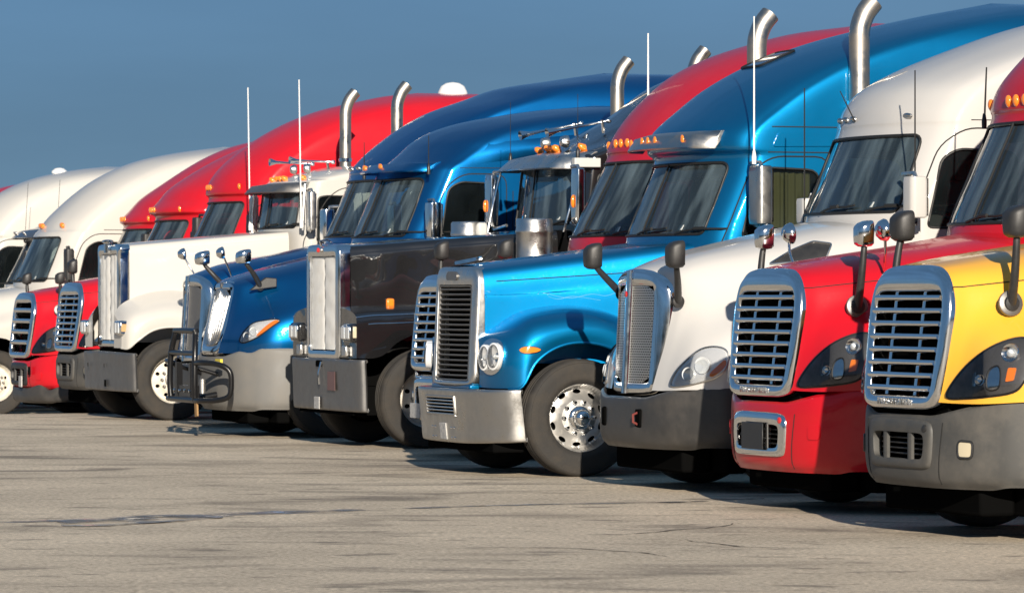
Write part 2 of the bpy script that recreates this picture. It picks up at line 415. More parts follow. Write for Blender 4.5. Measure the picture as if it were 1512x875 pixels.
        flip = (fn * Nn[F].sum(1)).sum(1) < 0
        F[flip] = F[flip][:, ::-1]
        nv = len(P); vs = [tuple(p) for p in P]; ns = [tuple(p) for p in Nn]; fs = [tuple(map(int, f)) for f in F]
        if skirt:
            ec = {}
            for f in fs:
                for i in range(3): ec[(f[i], f[(i + 1) % 3])] = 1
            for (i, j) in [e for e in ec if (e[1], e[0]) not in ec]:
                k = len(vs)
                a0, b0 = P[i], P[j]; a1, b1 = P[i] - Nn[i] * skirt, P[j] - Nn[j] * skirt
                nn = np.cross(b0 - a0, a1 - a0); l = np.linalg.norm(nn)
                if l < 1e-12: continue
                nn = -nn / l
                vs += [tuple(a0), tuple(b0), tuple(b1), tuple(a1)]; ns += [tuple(nn)] * 4
                fs.append((k + 1, k, k + 3, k + 2))
        me = bpy.data.meshes.new(name); me.from_pydata(vs, [], fs)
        for p in me.polygons: p.use_smooth = True
        me.normals_split_custom_set_from_vertices(ns)
        return link(name, me, m, parent)

def spline(pts, n=8, closed=True):
    """smooth curve through 2-D or 3-D points"""
    P = np.array(pts, float); m = len(P); out = []
    rng = range(m) if closed else range(m - 1)
    for i in rng:
        if closed: p0, p1, p2, p3 = P[(i - 1) % m], P[i], P[(i + 1) % m], P[(i + 2) % m]
        else: p0, p1, p2, p3 = P[max(i - 1, 0)], P[i], P[i + 1], P[min(i + 2, m - 1)]
        for k in range(n):
            t = k / n
            out.append(.5 * ((2 * p1) + (-p0 + p2) * t + (2 * p0 - 5 * p1 + 4 * p2 - p3) * t * t + (-p0 + 3 * p1 - 3 * p2 + p3) * t ** 3))
    if not closed: out.append(P[-1])
    return [tuple(p) for p in out]
def rounded(poly, r, n=5):
    """polygon with filleted corners (2-D)"""
    out = []; m = len(poly)
    for i in range(m):
        p0, p, p1 = (np.array(poly[k % m], float) for k in (i - 1, i, i + 1))
        a = p0 - p; b = p1 - p; la = np.linalg.norm(a); lb = np.linalg.norm(b)
        rr = min(r if not hasattr(r, '__len__') else r[i], la * .45, lb * .45)
        A = p + a / la * rr; B = p + b / lb * rr
        for k in range(n + 1):
            t = k / n; out.append(tuple((1 - t) ** 2 * A + 2 * t * (1 - t) * p + t * t * B))
    return out
def dens(poly, step):
    out = []; m = len(poly)
    for i in range(m):
        a = np.array(poly[i]); b = np.array(poly[(i + 1) % m]); k = max(1, int(np.linalg.norm(b - a) / step))
        for j in range(k): out.append(tuple(a + (b - a) * j / k))
    return out

# ------------------------------------------------------------------ the row: where each truck stands
A0 = rad(20)
BX = Vector((math.cos(A0), math.sin(A0), 0)); LX = Vector((math.sin(A0), -math.cos(A0), 0))
NOSE = {1: (2.634, 29.469), 2: (1.892, 33.051), 3: (0.956, 36.563), 4: (-0.540, 39.871), 5: (-0.779, 43.636),
        6: (-2.026, 47.034), 7: (-3.418, 50.380), 8: (-4.006, 54.018), 9: (-5.264, 57.413), 10: (-6.150, 60.942),
        11: (-7.176, 64.422), 12: (-7.315, 68.157), 13: (-9.5, 70.6), 14: (-10.2, 74.25), 15: (-11.7, 77.3), 16: (-12.5, 80.9)}
G_R = [-400, 28, 31, 33, 36.2, 39.8, 43.4, 47, 50.6, 56, 400]
G_Z = [0, 0, -.01, -.04, -.17, -.25, -.32, -.37, -.41, -.44, -.45]
ORG = Vector((*NOSE[1], 0))
def ground_z(x, y):
    r = -(Vector((x, y, 0)) - ORG).dot(LX)
    return float(np.interp(r, G_R, G_Z))

def build_ground():
    # one sheet, laid along the row's own axes, reaching the horizon
    rs = [-1500, -300, -60, -20, 0, 28, 29.5, 31, 32, 33, 34.5, 36.2, 38, 39.8, 41.6, 43.4, 45, 47, 49, 50.6, 53, 56, 80, 200, 600, 2500]
    us = [-1500, -400, -100, -40, -10, 0, 10, 40, 100, 400, 1500]
    vs = []; fs = []
    for r in rs:
        for u in us:
            p = ORG - LX * r + BX * u
            vs.append((p.x, p.y, float(np.interp(r, G_R, G_Z))))
    n = len(us)
    for i in range(len(rs) - 1):
        for j in range(n - 1): fs.append((i * n + j, i * n + j + 1, (i + 1) * n + j + 1, (i + 1) * n + j))
    me = bpy.data.meshes.new('ground'); me.from_pydata(vs, [], fs)
    bm = bmesh.new(); bm.from_mesh(me); bmesh.ops.recalc_face_normals(bm, faces=bm.faces); bm.to_mesh(me); bm.free()
    o = link('ground', me, ASPHALT); o['kind'] = 'structure'
build_ground()
def wet_line():
    # a worn joint with water standing in it, and the puddle at its low end
    m, t, b = _principled('standing_water')
    b.inputs['Base Color'].default_value = (0.13, 0.12, 0.115, 1); b.inputs['Roughness'].default_value = 0.22; b.inputs['Specular IOR Level'].default_value = 0.6
    n = t.nodes.new('ShaderNodeTexNoise'); n.inputs['Scale'].default_value = 6; c = t.nodes.new('ShaderNodeTexCoord')
    r = t.nodes.new('ShaderNodeMapRange'); r.inputs[1].default_value = .35; r.inputs[2].default_value = .65; r.inputs[3].default_value = .08; r.inputs[4].default_value = .7
    t.links.new(c.outputs['Object'], n.inputs[0]); t.links.new(n.outputs[0], r.inputs[0]); t.links.new(r.outputs[0], b.inputs['Roughness'])
    b.inputs['Base Color'].default_value = (0.20, 0.185, 0.17, 1)
    n2 = t.nodes.new('ShaderNodeTexNoise'); n2.inputs['Scale'].default_value = 2.6; n2.inputs['Detail'].default_value = 7
    r2 = t.nodes.new('ShaderNodeMapRange'); r2.inputs[1].default_value = .40; r2.inputs[2].default_value = .62
    t.links.new(c.outputs['Object'], n2.inputs[0]); t.links.new(n2.outputs[0], r2.inputs[0]); t.links.new(r2.outputs[0], b.inputs['Alpha'])
    P = spline([(-5.2, 30.2), (-3.62, 31.2), (-2.7, 31.9), (-1.6, 32.7), (0.0, 33.8), (1.3, 34.3), (2.0, 34.9)], 14, False)
    L_ = []; R_ = []
    for i, p in enumerate(P):
        w = .035 + .03 * math.sin(i * 1.7) * math.sin(i * .6) + .10 * math.exp(-((p[0] + 2.2) / .9) ** 2)
        L_.append((p[0], p[1] + w * 2.2, .004)); R_.append((p[0], p[1] - w * 2.2, .004))
    me = bpy.data.meshes.new('pavement_joint'); k = len(P)
    me.from_pydata(L_ + R_, [], [(i, i + 1, k + i + 1, k + i) for i in range(k - 1)])
    o = link('pavement_joint', me, m); o['kind'] = 'structure'
    pts = [(-2.72 + .55 * math.cos(a) * (1 + .16 * math.sin(3 * a + 1)), 31.45 + .62 * math.sin(a) * (1 + .2 * math.sin(2 * a)) + .35 * math.cos(a), .008) for a in np.linspace(0, 2 * math.pi, 48, endpoint=False)]
    me = bpy.data.meshes.new('puddle'); me.from_pydata(pts, [], [tuple(range(48))])
    o = link('puddle', me, m); o['kind'] = 'structure'
wet_line()
def cracks():
    rng = np.random.default_rng(11); m = mat('crack_fill', (0.13, 0.108, 0.085), .95)
    for k in range(5):
        z = 27 + 16 * rng.random() ** 1.3; x = (rng.random() - .55) * z * .22; a = rng.normal() * .35 + (0 if rng.random() < .75 else 1.2)
        n = int(14 + rng.integers(26)); p = np.array([x, z]); L_ = []; R_ = []
        for i in range(n):
            a += rng.normal() * .22; p = p + np.array([math.cos(a), math.sin(a)]) * .07
            w = (.004 + .014 * rng.random()) * (1 - abs(2 * i / (n - 1) - 1) ** 3)
            nn = np.array([-math.sin(a), math.cos(a)]) * (w + .001)
            gz = ground_z(*p) + .004
            L_.append((*(p + nn), gz)); R_.append((*(p - nn), gz))
        me = bpy.data.meshes.new('pavement_crack'); me.from_pydata(L_ + R_, [], [(i, i + 1, n + i + 1, n + i) for i in range(n - 1)])
        o = link('pavement_crack', me, m); o['kind'] = 'structure'
cracks()
def woodland():
    # the far wood on the other side of the lot: what the paint and the glass mirror
    rng = np.random.default_rng(3); vs = []; fs = []
    for i in range(150):
        ang = rad(180 + 75 * (2 * rng.random() - 1)); dist = 170 + 25 * rng.random()
        cx, cy = dist * math.sin(ang), 20 + dist * math.cos(ang); hgt = 7 + 6 * rng.random(); wd = 3.5 + 2.5 * rng.random()
        for k in range(170):
            p = rng.normal(size=3); p /= np.linalg.norm(p); p *= rng.random() ** .4
            c = np.array([cx, cy, hgt * .55]) + p * np.array([wd, wd, hgt * .5])
            a = rng.normal(size=3); a /= np.linalg.norm(a); b = np.cross(a, rng.normal(size=3)); b /= np.linalg.norm(b)
            s = .5 + .7 * rng.random(); q = len(vs)
            vs += [tuple(c + a * s), tuple(c + b * s), tuple(c - a * s), tuple(c - b * s)]; fs.append((q, q + 1, q + 2, q + 3))
        for t_ in range(4):
            q = len(vs); d_ = .25
            vs += [(cx - d_, cy + .01 * t_, 0), (cx + d_, cy + .01 * t_, 0), (cx + d_ * .4, cy, hgt * .7), (cx - d_ * .4, cy, hgt * .7)]; fs.append((q, q + 1, q + 2, q + 3))
    me = bpy.data.meshes.new('woodland'); me.from_pydata(vs, [], fs)
    o = link('woodland', me, mat('dark_foliage', (0.045, 0.055, 0.025), .8, dirt=.8, dscale=.05, dcol=(.09, .075, .03))); o['kind'] = 'stuff'
woodland()

# ------------------------------------------------------------------ shared truck parts
def root(i, name, label, cat='truck', group='semi trucks parked in a row'):
    x, y = NOSE[i]
    o = bpy.data.objects.new(name, None); COL.objects.link(o)
    o.location = (x, y, ground_z(x, y)); o.rotation_euler = (0, 0, A0)
    o['label'] = label; o['category'] = cat; o['group'] = group
    o.empty_display_size = 0.3
    return o
def tyre_mesh():
    pr = [(.30, -.10), (.335, -.135), (.42, -.148), (.49, -.142), (.512, -.12), (.522, -.09),
          (.522, -.062), (.510, -.058), (.510, -.046), (.522, -.042), (.524, -.012), (.511, -.009), (.511, .009), (.524, .012), (.522, .042), (.510, .046), (.510, .058), (.522, .062),
          (.522, .09), (.512, .12), (.498, .138), (.49, .142), (.486, .139), (.46, .146), (.42, .148), (.375, .143), (.35, .146), (.335, .135), (.305, .115), (.30, .10)]
    return pr
HUB_Z = 0.522
def wheel(R, u, v, style, full=True):
    s = 1 if v > 0 else -1
    mrim = {'alloy': ARIM, 'steel': WRIM, 'dark': CHASSIS}[style]
    m = MB()
    if full:
        # disc with real hand holes
        nh = 10 if style == 'alloy' else 8
        outline = [(math.cos(t) * .302, math.sin(t) * .302) for t in np.linspace(0, 2 * math.pi, 72, endpoint=False)]
        holes = []
        for k in range(nh):
            t0 = 2 * math.pi * (k + .5) / nh
            a, b = (.038, .019) if style == 'alloy' else (.024, .024)
            rr = .235 if style == 'alloy' else .205
            holes.append([((rr + b * math.sin(q)) * math.cos(t0) - a * math.cos(q) * math.sin(t0), (rr + b * math.sin(q)) * math.sin(t0) + a * math.cos(q) * math.cos(t0)) for q in np.linspace(0, 2 * math.pi, 16, endpoint=False)])
        def ax(r):
            return float(np.interp(r, [0, .08, .11, .16, .175, .20, .225, .26, .272, .285, .296, .302], [.075, .075, .055, .05, .035, .012, -.002, -.012, .005, .05, .115, .118]))
        pts = []; edges = []
        for lp in [outline] + holes:
            k = len(pts); pts += lp; edges += [(k + i, k + (i + 1) % len(lp)) for i in range(len(lp))]
        for r0 in (.03, .06, .09, .11, .135, .16, .175, .19, .26, .272, .285, .295):
            nn = max(8, int(r0 * 220))
            for k in range(nn):
                p = (r0 * math.cos(2 * math.pi * k / nn), r0 * math.sin(2 * math.pi * k / nn))
                if all(min((p[0] - q[0]) ** 2 + (p[1] - q[1]) ** 2 for q in h) > 1e-5 for h in holes): pts.append(p)
        def inh(c): return any((lambda d0, d1: abs(d0) < a and abs(d1) < b)(-(c[0]) * math.sin(2 * math.pi * (k + .5) / nh) + c[1] * math.cos(2 * math.pi * (k + .5) / nh), c[0] * math.cos(2 * math.pi * (k + .5) / nh) + c[1] * math.sin(2 * math.pi * (k + .5) / nh) - rr) and
                              ((-(c[0]) * math.sin(2 * math.pi * (k + .5) / nh) + c[1] * math.cos(2 * math.pi * (k + .5) / nh)) / a) ** 2 + ((c[0] * math.cos(2 * math.pi * (k + .5) / nh) + c[1] * math.sin(2 * math.pi * (k + .5) / nh) - rr) / b) ** 2 < .98 for k in range(nh))
        r = delaunay_2d_cdt([Vector(p) for p in pts], edges, [], 0, 1e-6)
        V = [tuple(p) for p in r[0]]; F = []
        for f in r[2]:
            c = (sum(V[i][0] for i in f) / 3, sum(V[i][1] for i in f) / 3)
            if not inh(c): F.append(tuple(f))
        m.add([(u + p[0], v + s * (ax(math.hypot(*p)) - .01), HUB_Z + p[1]) for p in V], F)
        m.lathe([(.302, .108), (.312, .112), (.314, .10), (.300, .06), (.285, -.10), (.31, -.11)], (u, v, HUB_Z), (0, s, 0), 48)
    else:
        m.lathe([(.0, -.09), (.20, -.09), (.27, -.03), (.30, .09), (.312, .10), (.31, .06)], (u, v, HUB_Z), (0, s, 0), 32)
    w = m.build('wheel', mrim, R, smooth=35)
    MB().lathe(tyre_mesh(), (u, v, HUB_Z), (0, s, 0), 56).build('tyre', RUBBER, w, smooth=50)
    if full:
        MB().lathe([(.285, -.10), (.0, -.10)], (u, v, HUB_Z), (0, s, 0), 24).build('brake_drum', VOID, w)
        if style == 'alloy':
            MB().lathe([(.105, .03), (.105, .075), (.10, .085), (.078, .092), (.074, .14), (.066, .165), (.04, .182), (.0, .188)], (u, v, HUB_Z), (0, s, 0), 28).build('hub_cap', CHROME, w, smooth=50)
        else:
            MB().lathe([(.105, .03), (.10, .07), (.078, .08), (.074, .13), (.064, .145), (.0, .147)], (u, v, HUB_Z), (0, s, 0), 24).build('hub_cap', DULL, w, smooth=30)
        base = None
        for k in range(10):
            t = 2 * math.pi * k / 10
            o = (u + .143 * math.cos(t), v + s * .035, HUB_Z + .143 * math.sin(t))
            MB().lathe([(.021, 0), (.021, .012), (.017, .016), (.017, .045), (.012, .054), (0, .056)], o, (0, s, 0), 8).build('lug_nut', CHROME if style == 'alloy' else DULL, w)
    return w
def chassis(R, uf, style='alloy', ue=5.7, near=True):
    m = MB()
    for sv in (-1, 1): m.box((3.9, sv * .43, .86), (7.0, .09, .26))
    m.box((uf, 0, .50), (.16, 1.7, .16)); m.box((.55, 0, .62), (.5, .9, .3))
    m.box((1.2, 0, 1.0), (1.1, .75, .9)); m.box((.42, 0, 1.15), (.1, .78, .8)); m.box((uf + .5, 0, .75), (.8, .8, .5))
    for k in range(5): m.box((1.2 + k * 1.3, 0, .86), (.1, .86, .2))
    m.box((3.6, 0, .72), (3.4, 1.2, .34))
    m.build('chassis', CHASSIS, R, smooth=0)
    for sv in (-1, 1):
        wheel(R, uf, sv * 1.02, style if sv > 0 else 'dark', sv > 0 and near)
        for ur in (6.0, 7.3): wheel(R, ur, sv * .98, 'dark', False)
        MB().lathe([(0, 0), (.27, 0), (.31, .03), (.31, 1.37), (.27, 1.4), (0, 1.4)], (3.2, sv * .88, .72), (1, 0, 0), 24).build('fuel_tank', BRIGHT, R)
        MB().box((2.55, sv * 1.0, .45), (.75, .3, .06)).box((2.55, sv * 1.0, .78), (.75, .3, .06)).box((2.2, sv * .9, .6), (.06, .3, .5)).build('step', ALU, R, bevel=.01)
        # inner fender liner keeps daylight out of the wheel well
        MB().box((uf + .05, sv * .51, 1.0), (1.2, .03, .7)).build('fender_liner', VOID, R, smooth=0)

def frame_loops(outer, inner, ufn, depth=.10, bulge=.015, n=8):
    """chrome shell round a grille: half outlines (v,z) from top centre to bottom centre"""
    def full(h):
        return h + [(-v, z) for v, z in reversed(h[1:-1])]
    O = spline(full(outer), n); I = spline(full(inner), n)
    def P(lp, du): return [(ufn(v, z) + du, v, z) for v, z in lp]
    M1 = [((a[0] * .72 + b[0] * .28), (a[1] * .72 + b[1] * .28)) for a, b in zip(O, I)]
    M2 = [((a[0] * .3 + b[0] * .7), (a[1] * .3 + b[1] * .7)) for a, b in zip(O, I)]
    rows = [P(O, depth), P(O, .025), P([(a[0] * .96 + b[0] * .04, a[1] * .96 + b[1] * .04) for a, b in zip(O, I)], .005), P(M1, -bulge), P(M2, -bulge), P([(a[0] * .03 + b[0] * .97, a[1] * .03 + b[1] * .97) for a, b in zip(O, I)], -.002), P(I, .012), P(I, depth)]
    return MB().rows([r + [r[0]] for r in rows], False)
def half_w(inner, z):
    zs = [p[1] for p in inner[1:-1]]; vsn = [p[0] for p in inner[1:-1]]
    return float(np.interp(-z, [-k for k in zs], vsn))
def slat(name, ufn, z, w, hgt, dep, m, parent, tilt=.25, du=0.0, n=10):
    rows = []
    for k in range(n + 1):
        v = -w + 2 * w * k / n; u0 = ufn(v, z) + du
        sec = [(-.5, -.25), (-.5, .1), (-.36, .5), (.4, .5), (.5, .2), (.5, -.3), (-.3, -.5)]
        rows.append([(u0 + a * dep, v, z + b * hgt - a * dep * tilt) for a, b in sec])
    return MB().rows(rows, True, True).build(name, m, parent, smooth=50)
def vbar(name, ufn, v, z0, z1, wid, dep, m, parent, du=0.0, n=8):
    rows = []
    for k in range(n + 1):
        z = z0 + (z1 - z0) * k / n; vv = v(z) if callable(v) else v; u0 = ufn(vv, z) + du
        sec = [(-.5, -.3), (-.5, .3), (-.3, .5), (.5, .5), (.5, -.5), (-.3, -.5)]
        rows.append([(u0 + a * dep, vv + b * wid, z) for a, b in sec])
    return MB().rows(rows, True, True).build(name, m, parent, smooth=50)
def letters(txt, width, ufn, z, m, parent, name='lettering', v0=0.0):
    cu = bpy.data.curves.new('t', 'FONT'); cu.body = txt; cu.align_x = 'CENTER'; cu.extrude = .004; cu.size = .05; cu.space_character = 1.5
    o = bpy.data.objects.new('t', cu); COL.objects.link(o)
    bpy.context.view_layer.update()
    me = bpy.data.meshes.new_from_object(o.evaluated_get(bpy.context.evaluated_depsgraph_get()))
    bpy.data.objects.remove(o)
    co = np.array([tuple(v.co) for v in me.vertices]); w = co[:, 0].max() - co[:, 0].min(); k = width / w
    for v in me.vertices:
        x, y, zz = v.co; vv = v0 + x * k
        v.co = (ufn(vv, z) - .002 - zz, -vv, z + y * k * 1.15)
    me.update()
    me2 = me; me2.materials.clear()
    return link(name, me2, m, parent)

def grille_a(R, coarse=False, shell=CHROME, bars=CHROME, text=None, dz=0.0):
    uf = lambda v, z: -.075 + .11 * (z - .86) / .95 + .07 * v * v
    outer = [(0, 1.815), (.20, 1.812), (.38, 1.785), (.505, 1.70), (.56, 1.52), (.555, 1.28), (.535, 1.05), (.50, .905), (.40, .862), (.2, .855), (0, .855)]
    inner = [(0, 1.635), (.18, 1.635), (.33, 1.635), (.405, 1.615), (.43, 1.50), (.42, 1.28), (.40, 1.07), (.385, .97), (.33, .945), (.18, .945), (0, .945)]
    if coarse:
        inner = [(0, 1.66), (.18, 1.66), (.33, 1.66), (.405, 1.63), (.43, 1.50), (.42, 1.28), (.40, 1.07), (.385, .97), (.33, .945), (.18, .945), (0, .945)]
    outer = [(v * 1.09, z) for v, z in outer]; inner = [(v * 1.20, z) for v, z in inner]
    g = frame_loops(outer, inner, uf, .12, .014).build('grille', shell, R, smooth=70)
    zz = [1.59 - .0857 * k for k in range(8)] if not coarse else [1.55 - .155 * k for k in range(4)]
    for z in zz:
        slat('slat', uf, z, half_w(inner, z) + .012, .036 if not coarse else .06, .06, bars, g, du=.010)
    if not coarse:
        for sv in (-1, 1):
            vbar('mullion', uf, sv * .22, .95, 1.635, .040, .03, bars, g, du=.034)
    # cooler pack seen through the openings
    MB().box((.14, 0, 1.28), (.02, 1.06, .86)).build('radiator', VOID, R, smooth=0)
    if text: letters(text, .50, lambda v, z: uf(v, z) - .019, .885, BRIGHT, g)
    return g
def grille_v(R, shell=CHROME, meshm=MESHG, dz=0.0, top=1.83):
    uf = lambda v, z: -.01 + abs(v) * .13 + max(0, abs(v) - .40) * .75 + .05 * (z - .8)
    k = (top - .79) / 1.04
    Z = lambda z: .79 + (z - .79) * k
    outer = [(0, Z(1.83)), (.15, Z(1.825)), (.32, Z(1.80)), (.45, Z(1.73)), (.505, Z(1.6)), (.50, Z(1.2)), (.475, Z(.93)), (.44, Z(.82)), (.34, Z(.79)), (.15, Z(.785)), (0, Z(.785))]
    inner = [(0, Z(1.69)), (.15, Z(1.69)), (.32, Z(1.685)), (.385, Z(1.67)), (.40, Z(1.55)), (.395, Z(1.2)), (.38, Z(.98)), (.37, Z(.91)), (.30, Z(.89)), (.15, Z(.885)), (0, Z(.885))]
    g = frame_loops(outer, inner, uf, .12, .012).build('grille', shell, R, smooth=70)
    for sv in (-1, 1):
        rows = [[(uf(sv * t * (half_w(inner, z) + .02), z) + .014 - .008 * math.sin(t * math.pi), sv * t * (half_w(inner, z) + .02), z) for t in np.linspace(0.02, 1, 8)] for z in np.linspace(Z(.86), Z(1.72), 10)]
        MB().rows(rows).build('mesh_panel', meshm, g, smooth=60)
    vbar('centre_ridge', uf, 0, Z(.80), Z(1.815), .055, .05, shell, g, du=-.012)
    MB().box((.2, 0, 1.28), (.02, .9, .86)).build('radiator', VOID, R, smooth=0)
    # badge on the ridge
    MB().lathe([(0, .008), (.022, .006), (.026, 0)], (uf(0, Z(1.62)) - .04, 0, Z(1.62)), (-1, 0, 0), 16).build('badge', REDL if meshm is MESHG else DULL, g)
    return g

# hood nets --------------------------------------------------------------------
def hood_a(cz=2.13, nz=0.0):
    n = [
     [(.05, 0, 1.80), (.05, .24, 1.795), (.055, .415, 1.77), (.06, .545, 1.69), (.06, .602, 1.50), (.03, .597, 1.25), (.0, .576, 1.05), (-.02, .548, .91)],
     [(.18, 0, 1.835), (.18, .27, 1.83), (.18, .47, 1.80), (.18, .61, 1.71), (.15, .675, 1.50), (.09, .70, 1.25), (.05, .70, 1.06), (.03, .68, .905)],
     [(.40, 0, 1.875), (.40, .30, 1.87), (.40, .52, 1.83), (.38, .68, 1.73), (.32, .77, 1.52), (.20, .90, 1.28), (.14, .93, 1.07), (.12, .91, .905)],
     [(.75, 0, 1.93), (.75, .34, 1.92), (.75, .58, 1.875), (.70, .76, 1.77), (.60, .89, 1.55), (.42, 1.08, 1.31), (.34, 1.13, 1.09), (.32, 1.11, .92)],
     [(1.10, 0, 1.985), (1.10, .36, 1.97), (1.10, .64, 1.925), (1.05, .82, 1.82), (.95, .96, 1.60), (.72, 1.16, 1.36), (.60, 1.19, 1.13), (.58, 1.17, .93)],
     [(1.5, 0, 2.05), (1.5, .38, 2.035), (1.5, .68, 1.985), (1.45, .87, 1.88), (1.40, 1.0, 1.68), (1.18, 1.17, 1.47), (1.05, 1.20, 1.33), (1.02, 1.19, 1.24)],
     [(1.95, 0, cz), (1.97, .40, cz - .015), (2.02, .72, cz - .055), (2.08, .92, cz - .16), (2.05, 1.04, 1.76), (1.85, 1.13, 1.45), (1.68, 1.16, 1.15), (1.62, 1.16, .95)]]
    return Patch(n)
def hood_v(cz=2.28, top=1.83):
    d = top - 1.83
    n = [
     [(.06, 0, 1.82 + d), (.10, .20, 1.815 + d), (.14, .34, 1.79 + d), (.20, .46, 1.71 + d), (.20, .505, 1.50 + d), (.14, .50, 1.22), (.08, .475, 1.0), (.04, .45, .83)],
     [(.22, 0, 1.875 + d), (.24, .25, 1.87 + d), (.26, .43, 1.84 + d), (.28, .56, 1.75 + d), (.26, .61, 1.50 + d), (.18, .63, 1.22), (.11, .62, 1.0), (.07, .60, .83)],
     [(.5, 0, 1.96 + d), (.5, .29, 1.955 + d), (.5, .50, 1.92 + d), (.48, .64, 1.81 + d), (.42, .74, 1.53 + d), (.28, .86, 1.25), (.18, .89, 1.02), (.14, .87, .84)],
     [(.85, 0, 2.04 + d * .7), (.85, .33, 2.035 + d * .7), (.85, .57, 1.99 + d * .7), (.80, .73, 1.87 + d * .7), (.70, .87, 1.56), (.48, 1.05, 1.30), (.36, 1.10, 1.05), (.32, 1.08, .85)],
     [(1.2, 0, 2.12), (1.2, .36, 2.11), (1.2, .62, 2.06), (1.15, .80, 1.93), (1.02, .95, 1.62), (.76, 1.14, 1.36), (.62, 1.18, 1.10), (.58, 1.16, .88)],
     [(1.55, 0, 2.20), (1.55, .38, 2.185), (1.55, .67, 2.13), (1.5, .86, 2.0), (1.42, 1.0, 1.72), (1.18, 1.16, 1.47), (1.05, 1.19, 1.33), (1.02, 1.18, 1.24)],
     [(1.98, 0, cz), (2.0, .40, cz - .015), (2.05, .72, cz - .06), (2.1, .92, cz - .18), (2.05, 1.04, 1.78), (1.85, 1.13, 1.45), (1.68, 1.16, 1.15), (1.62, 1.16, .95)]]
    return Patch(n)
def hood_e(cz=2.26):
    n = [
     [(.12, 0, 1.75), (.12, .18, 1.75), (.12, .32, 1.735), (.12, .415, 1.67), (.08, .405, 1.45), (.03, .385, 1.22), (-.02, .36, 1.06), (-.04, .33, .95)],
     [(.24, 0, 1.80), (.24, .24, 1.80), (.24, .42, 1.775), (.22, .53, 1.70), (.14, .55, 1.46), (.08, .55, 1.24), (.03, .54, 1.07), (.01, .52, .95)],
     [(.5, 0, 1.88), (.5, .30, 1.875), (.5, .52, 1.84), (.46, .66, 1.74), (.34, .76, 1.50), (.20, .83, 1.28), (.14, .84, 1.10), (.12, .82, .955)],
     [(.85, 0, 1.97), (.85, .34, 1.965), (.85, .58, 1.92), (.80, .74, 1.81), (.62, .92, 1.55), (.42, 1.05, 1.33), (.34, 1.08, 1.12), (.32, 1.06, .975)],
     [(1.2, 0, 2.05), (1.2, .37, 2.045), (1.2, .63, 1.99), (1.15, .81, 1.88), (.98, .99, 1.62), (.74, 1.14, 1.38), (.64, 1.17, 1.15), (.62, 1.15, .99)],
     [(1.55, 0, 2.14), (1.55, .39, 2.13), (1.55, .67, 2.075), (1.5, .86, 1.95), (1.40, 1.02, 1.70), (1.18, 1.17, 1.48), (1.05, 1.20, 1.34), (1.02, 1.19, 1.25)],
     [(1.98, 0, cz), (2.0, .40, cz - .015), (2.05, .72, cz - .06), (2.1, .92, cz - .18), (2.05, 1.04, 1.78), (1.85, 1.13, 1.45), (1.68, 1.16, 1.15), (1.62, 1.16, .95)]]
    return Patch(n)
def hood_box(zf, zb, wf, wb, ue, zlow=.95, r=.09, u0=.06):
    n = []
    for t in (0, .12, .3, .55, .8, 1.0):
        u = u0 + (ue - u0) * t; w = wf + (wb - wf) * t ** 1.1; z = zf + (zb - zf) * t
        n.append([(u, 0, z + .02), (u, .45 * w, z + .015), (u, w - r * 1.3, z), (u, w - r * .35, z - r * .3), (u, w, z - r * 1.1), (u, w + .01, z - r * 2.2), (u, w + .02, 1.6), (u, w + .02, 1.3), (u, w + .02, zlow)])
    return Patch(n)

def bumper_a(R, m, top=.82, bot=.34, hole=None, du=0.0, topside=.93, name='bumper'):
    zs = [0, .12, .35, .65, .93, 1.0]
    plan = [(-.055, 0), (-.05, .24), (-.03, .44), (.01, .62), (.07, .78), (.16, .92), (.28, 1.05), (.48, 1.15), (.85, 1.19)]
    tops = [top, top, top, top + .03, top + .06, topside - .02, topside, topside, topside]
    ins = [.05, .01, -.005, -.005, .0, .02]
    net = [[(p[0] + du + ins[k] * (1.2 if j < 6 else 0), p[1] - (ins[k] if j >= 4 else 0), bot + (.02 if j > 5 else 0) + (tops[j] - bot) * zs[k]) for j, p in enumerate(plan)] for k in range(6)]
    P = Patch(net)
    return P, P.panel(name, m, R, skirt=.03, holes=[P.find(dens(hole, .05), 'vz')] if hole else ())

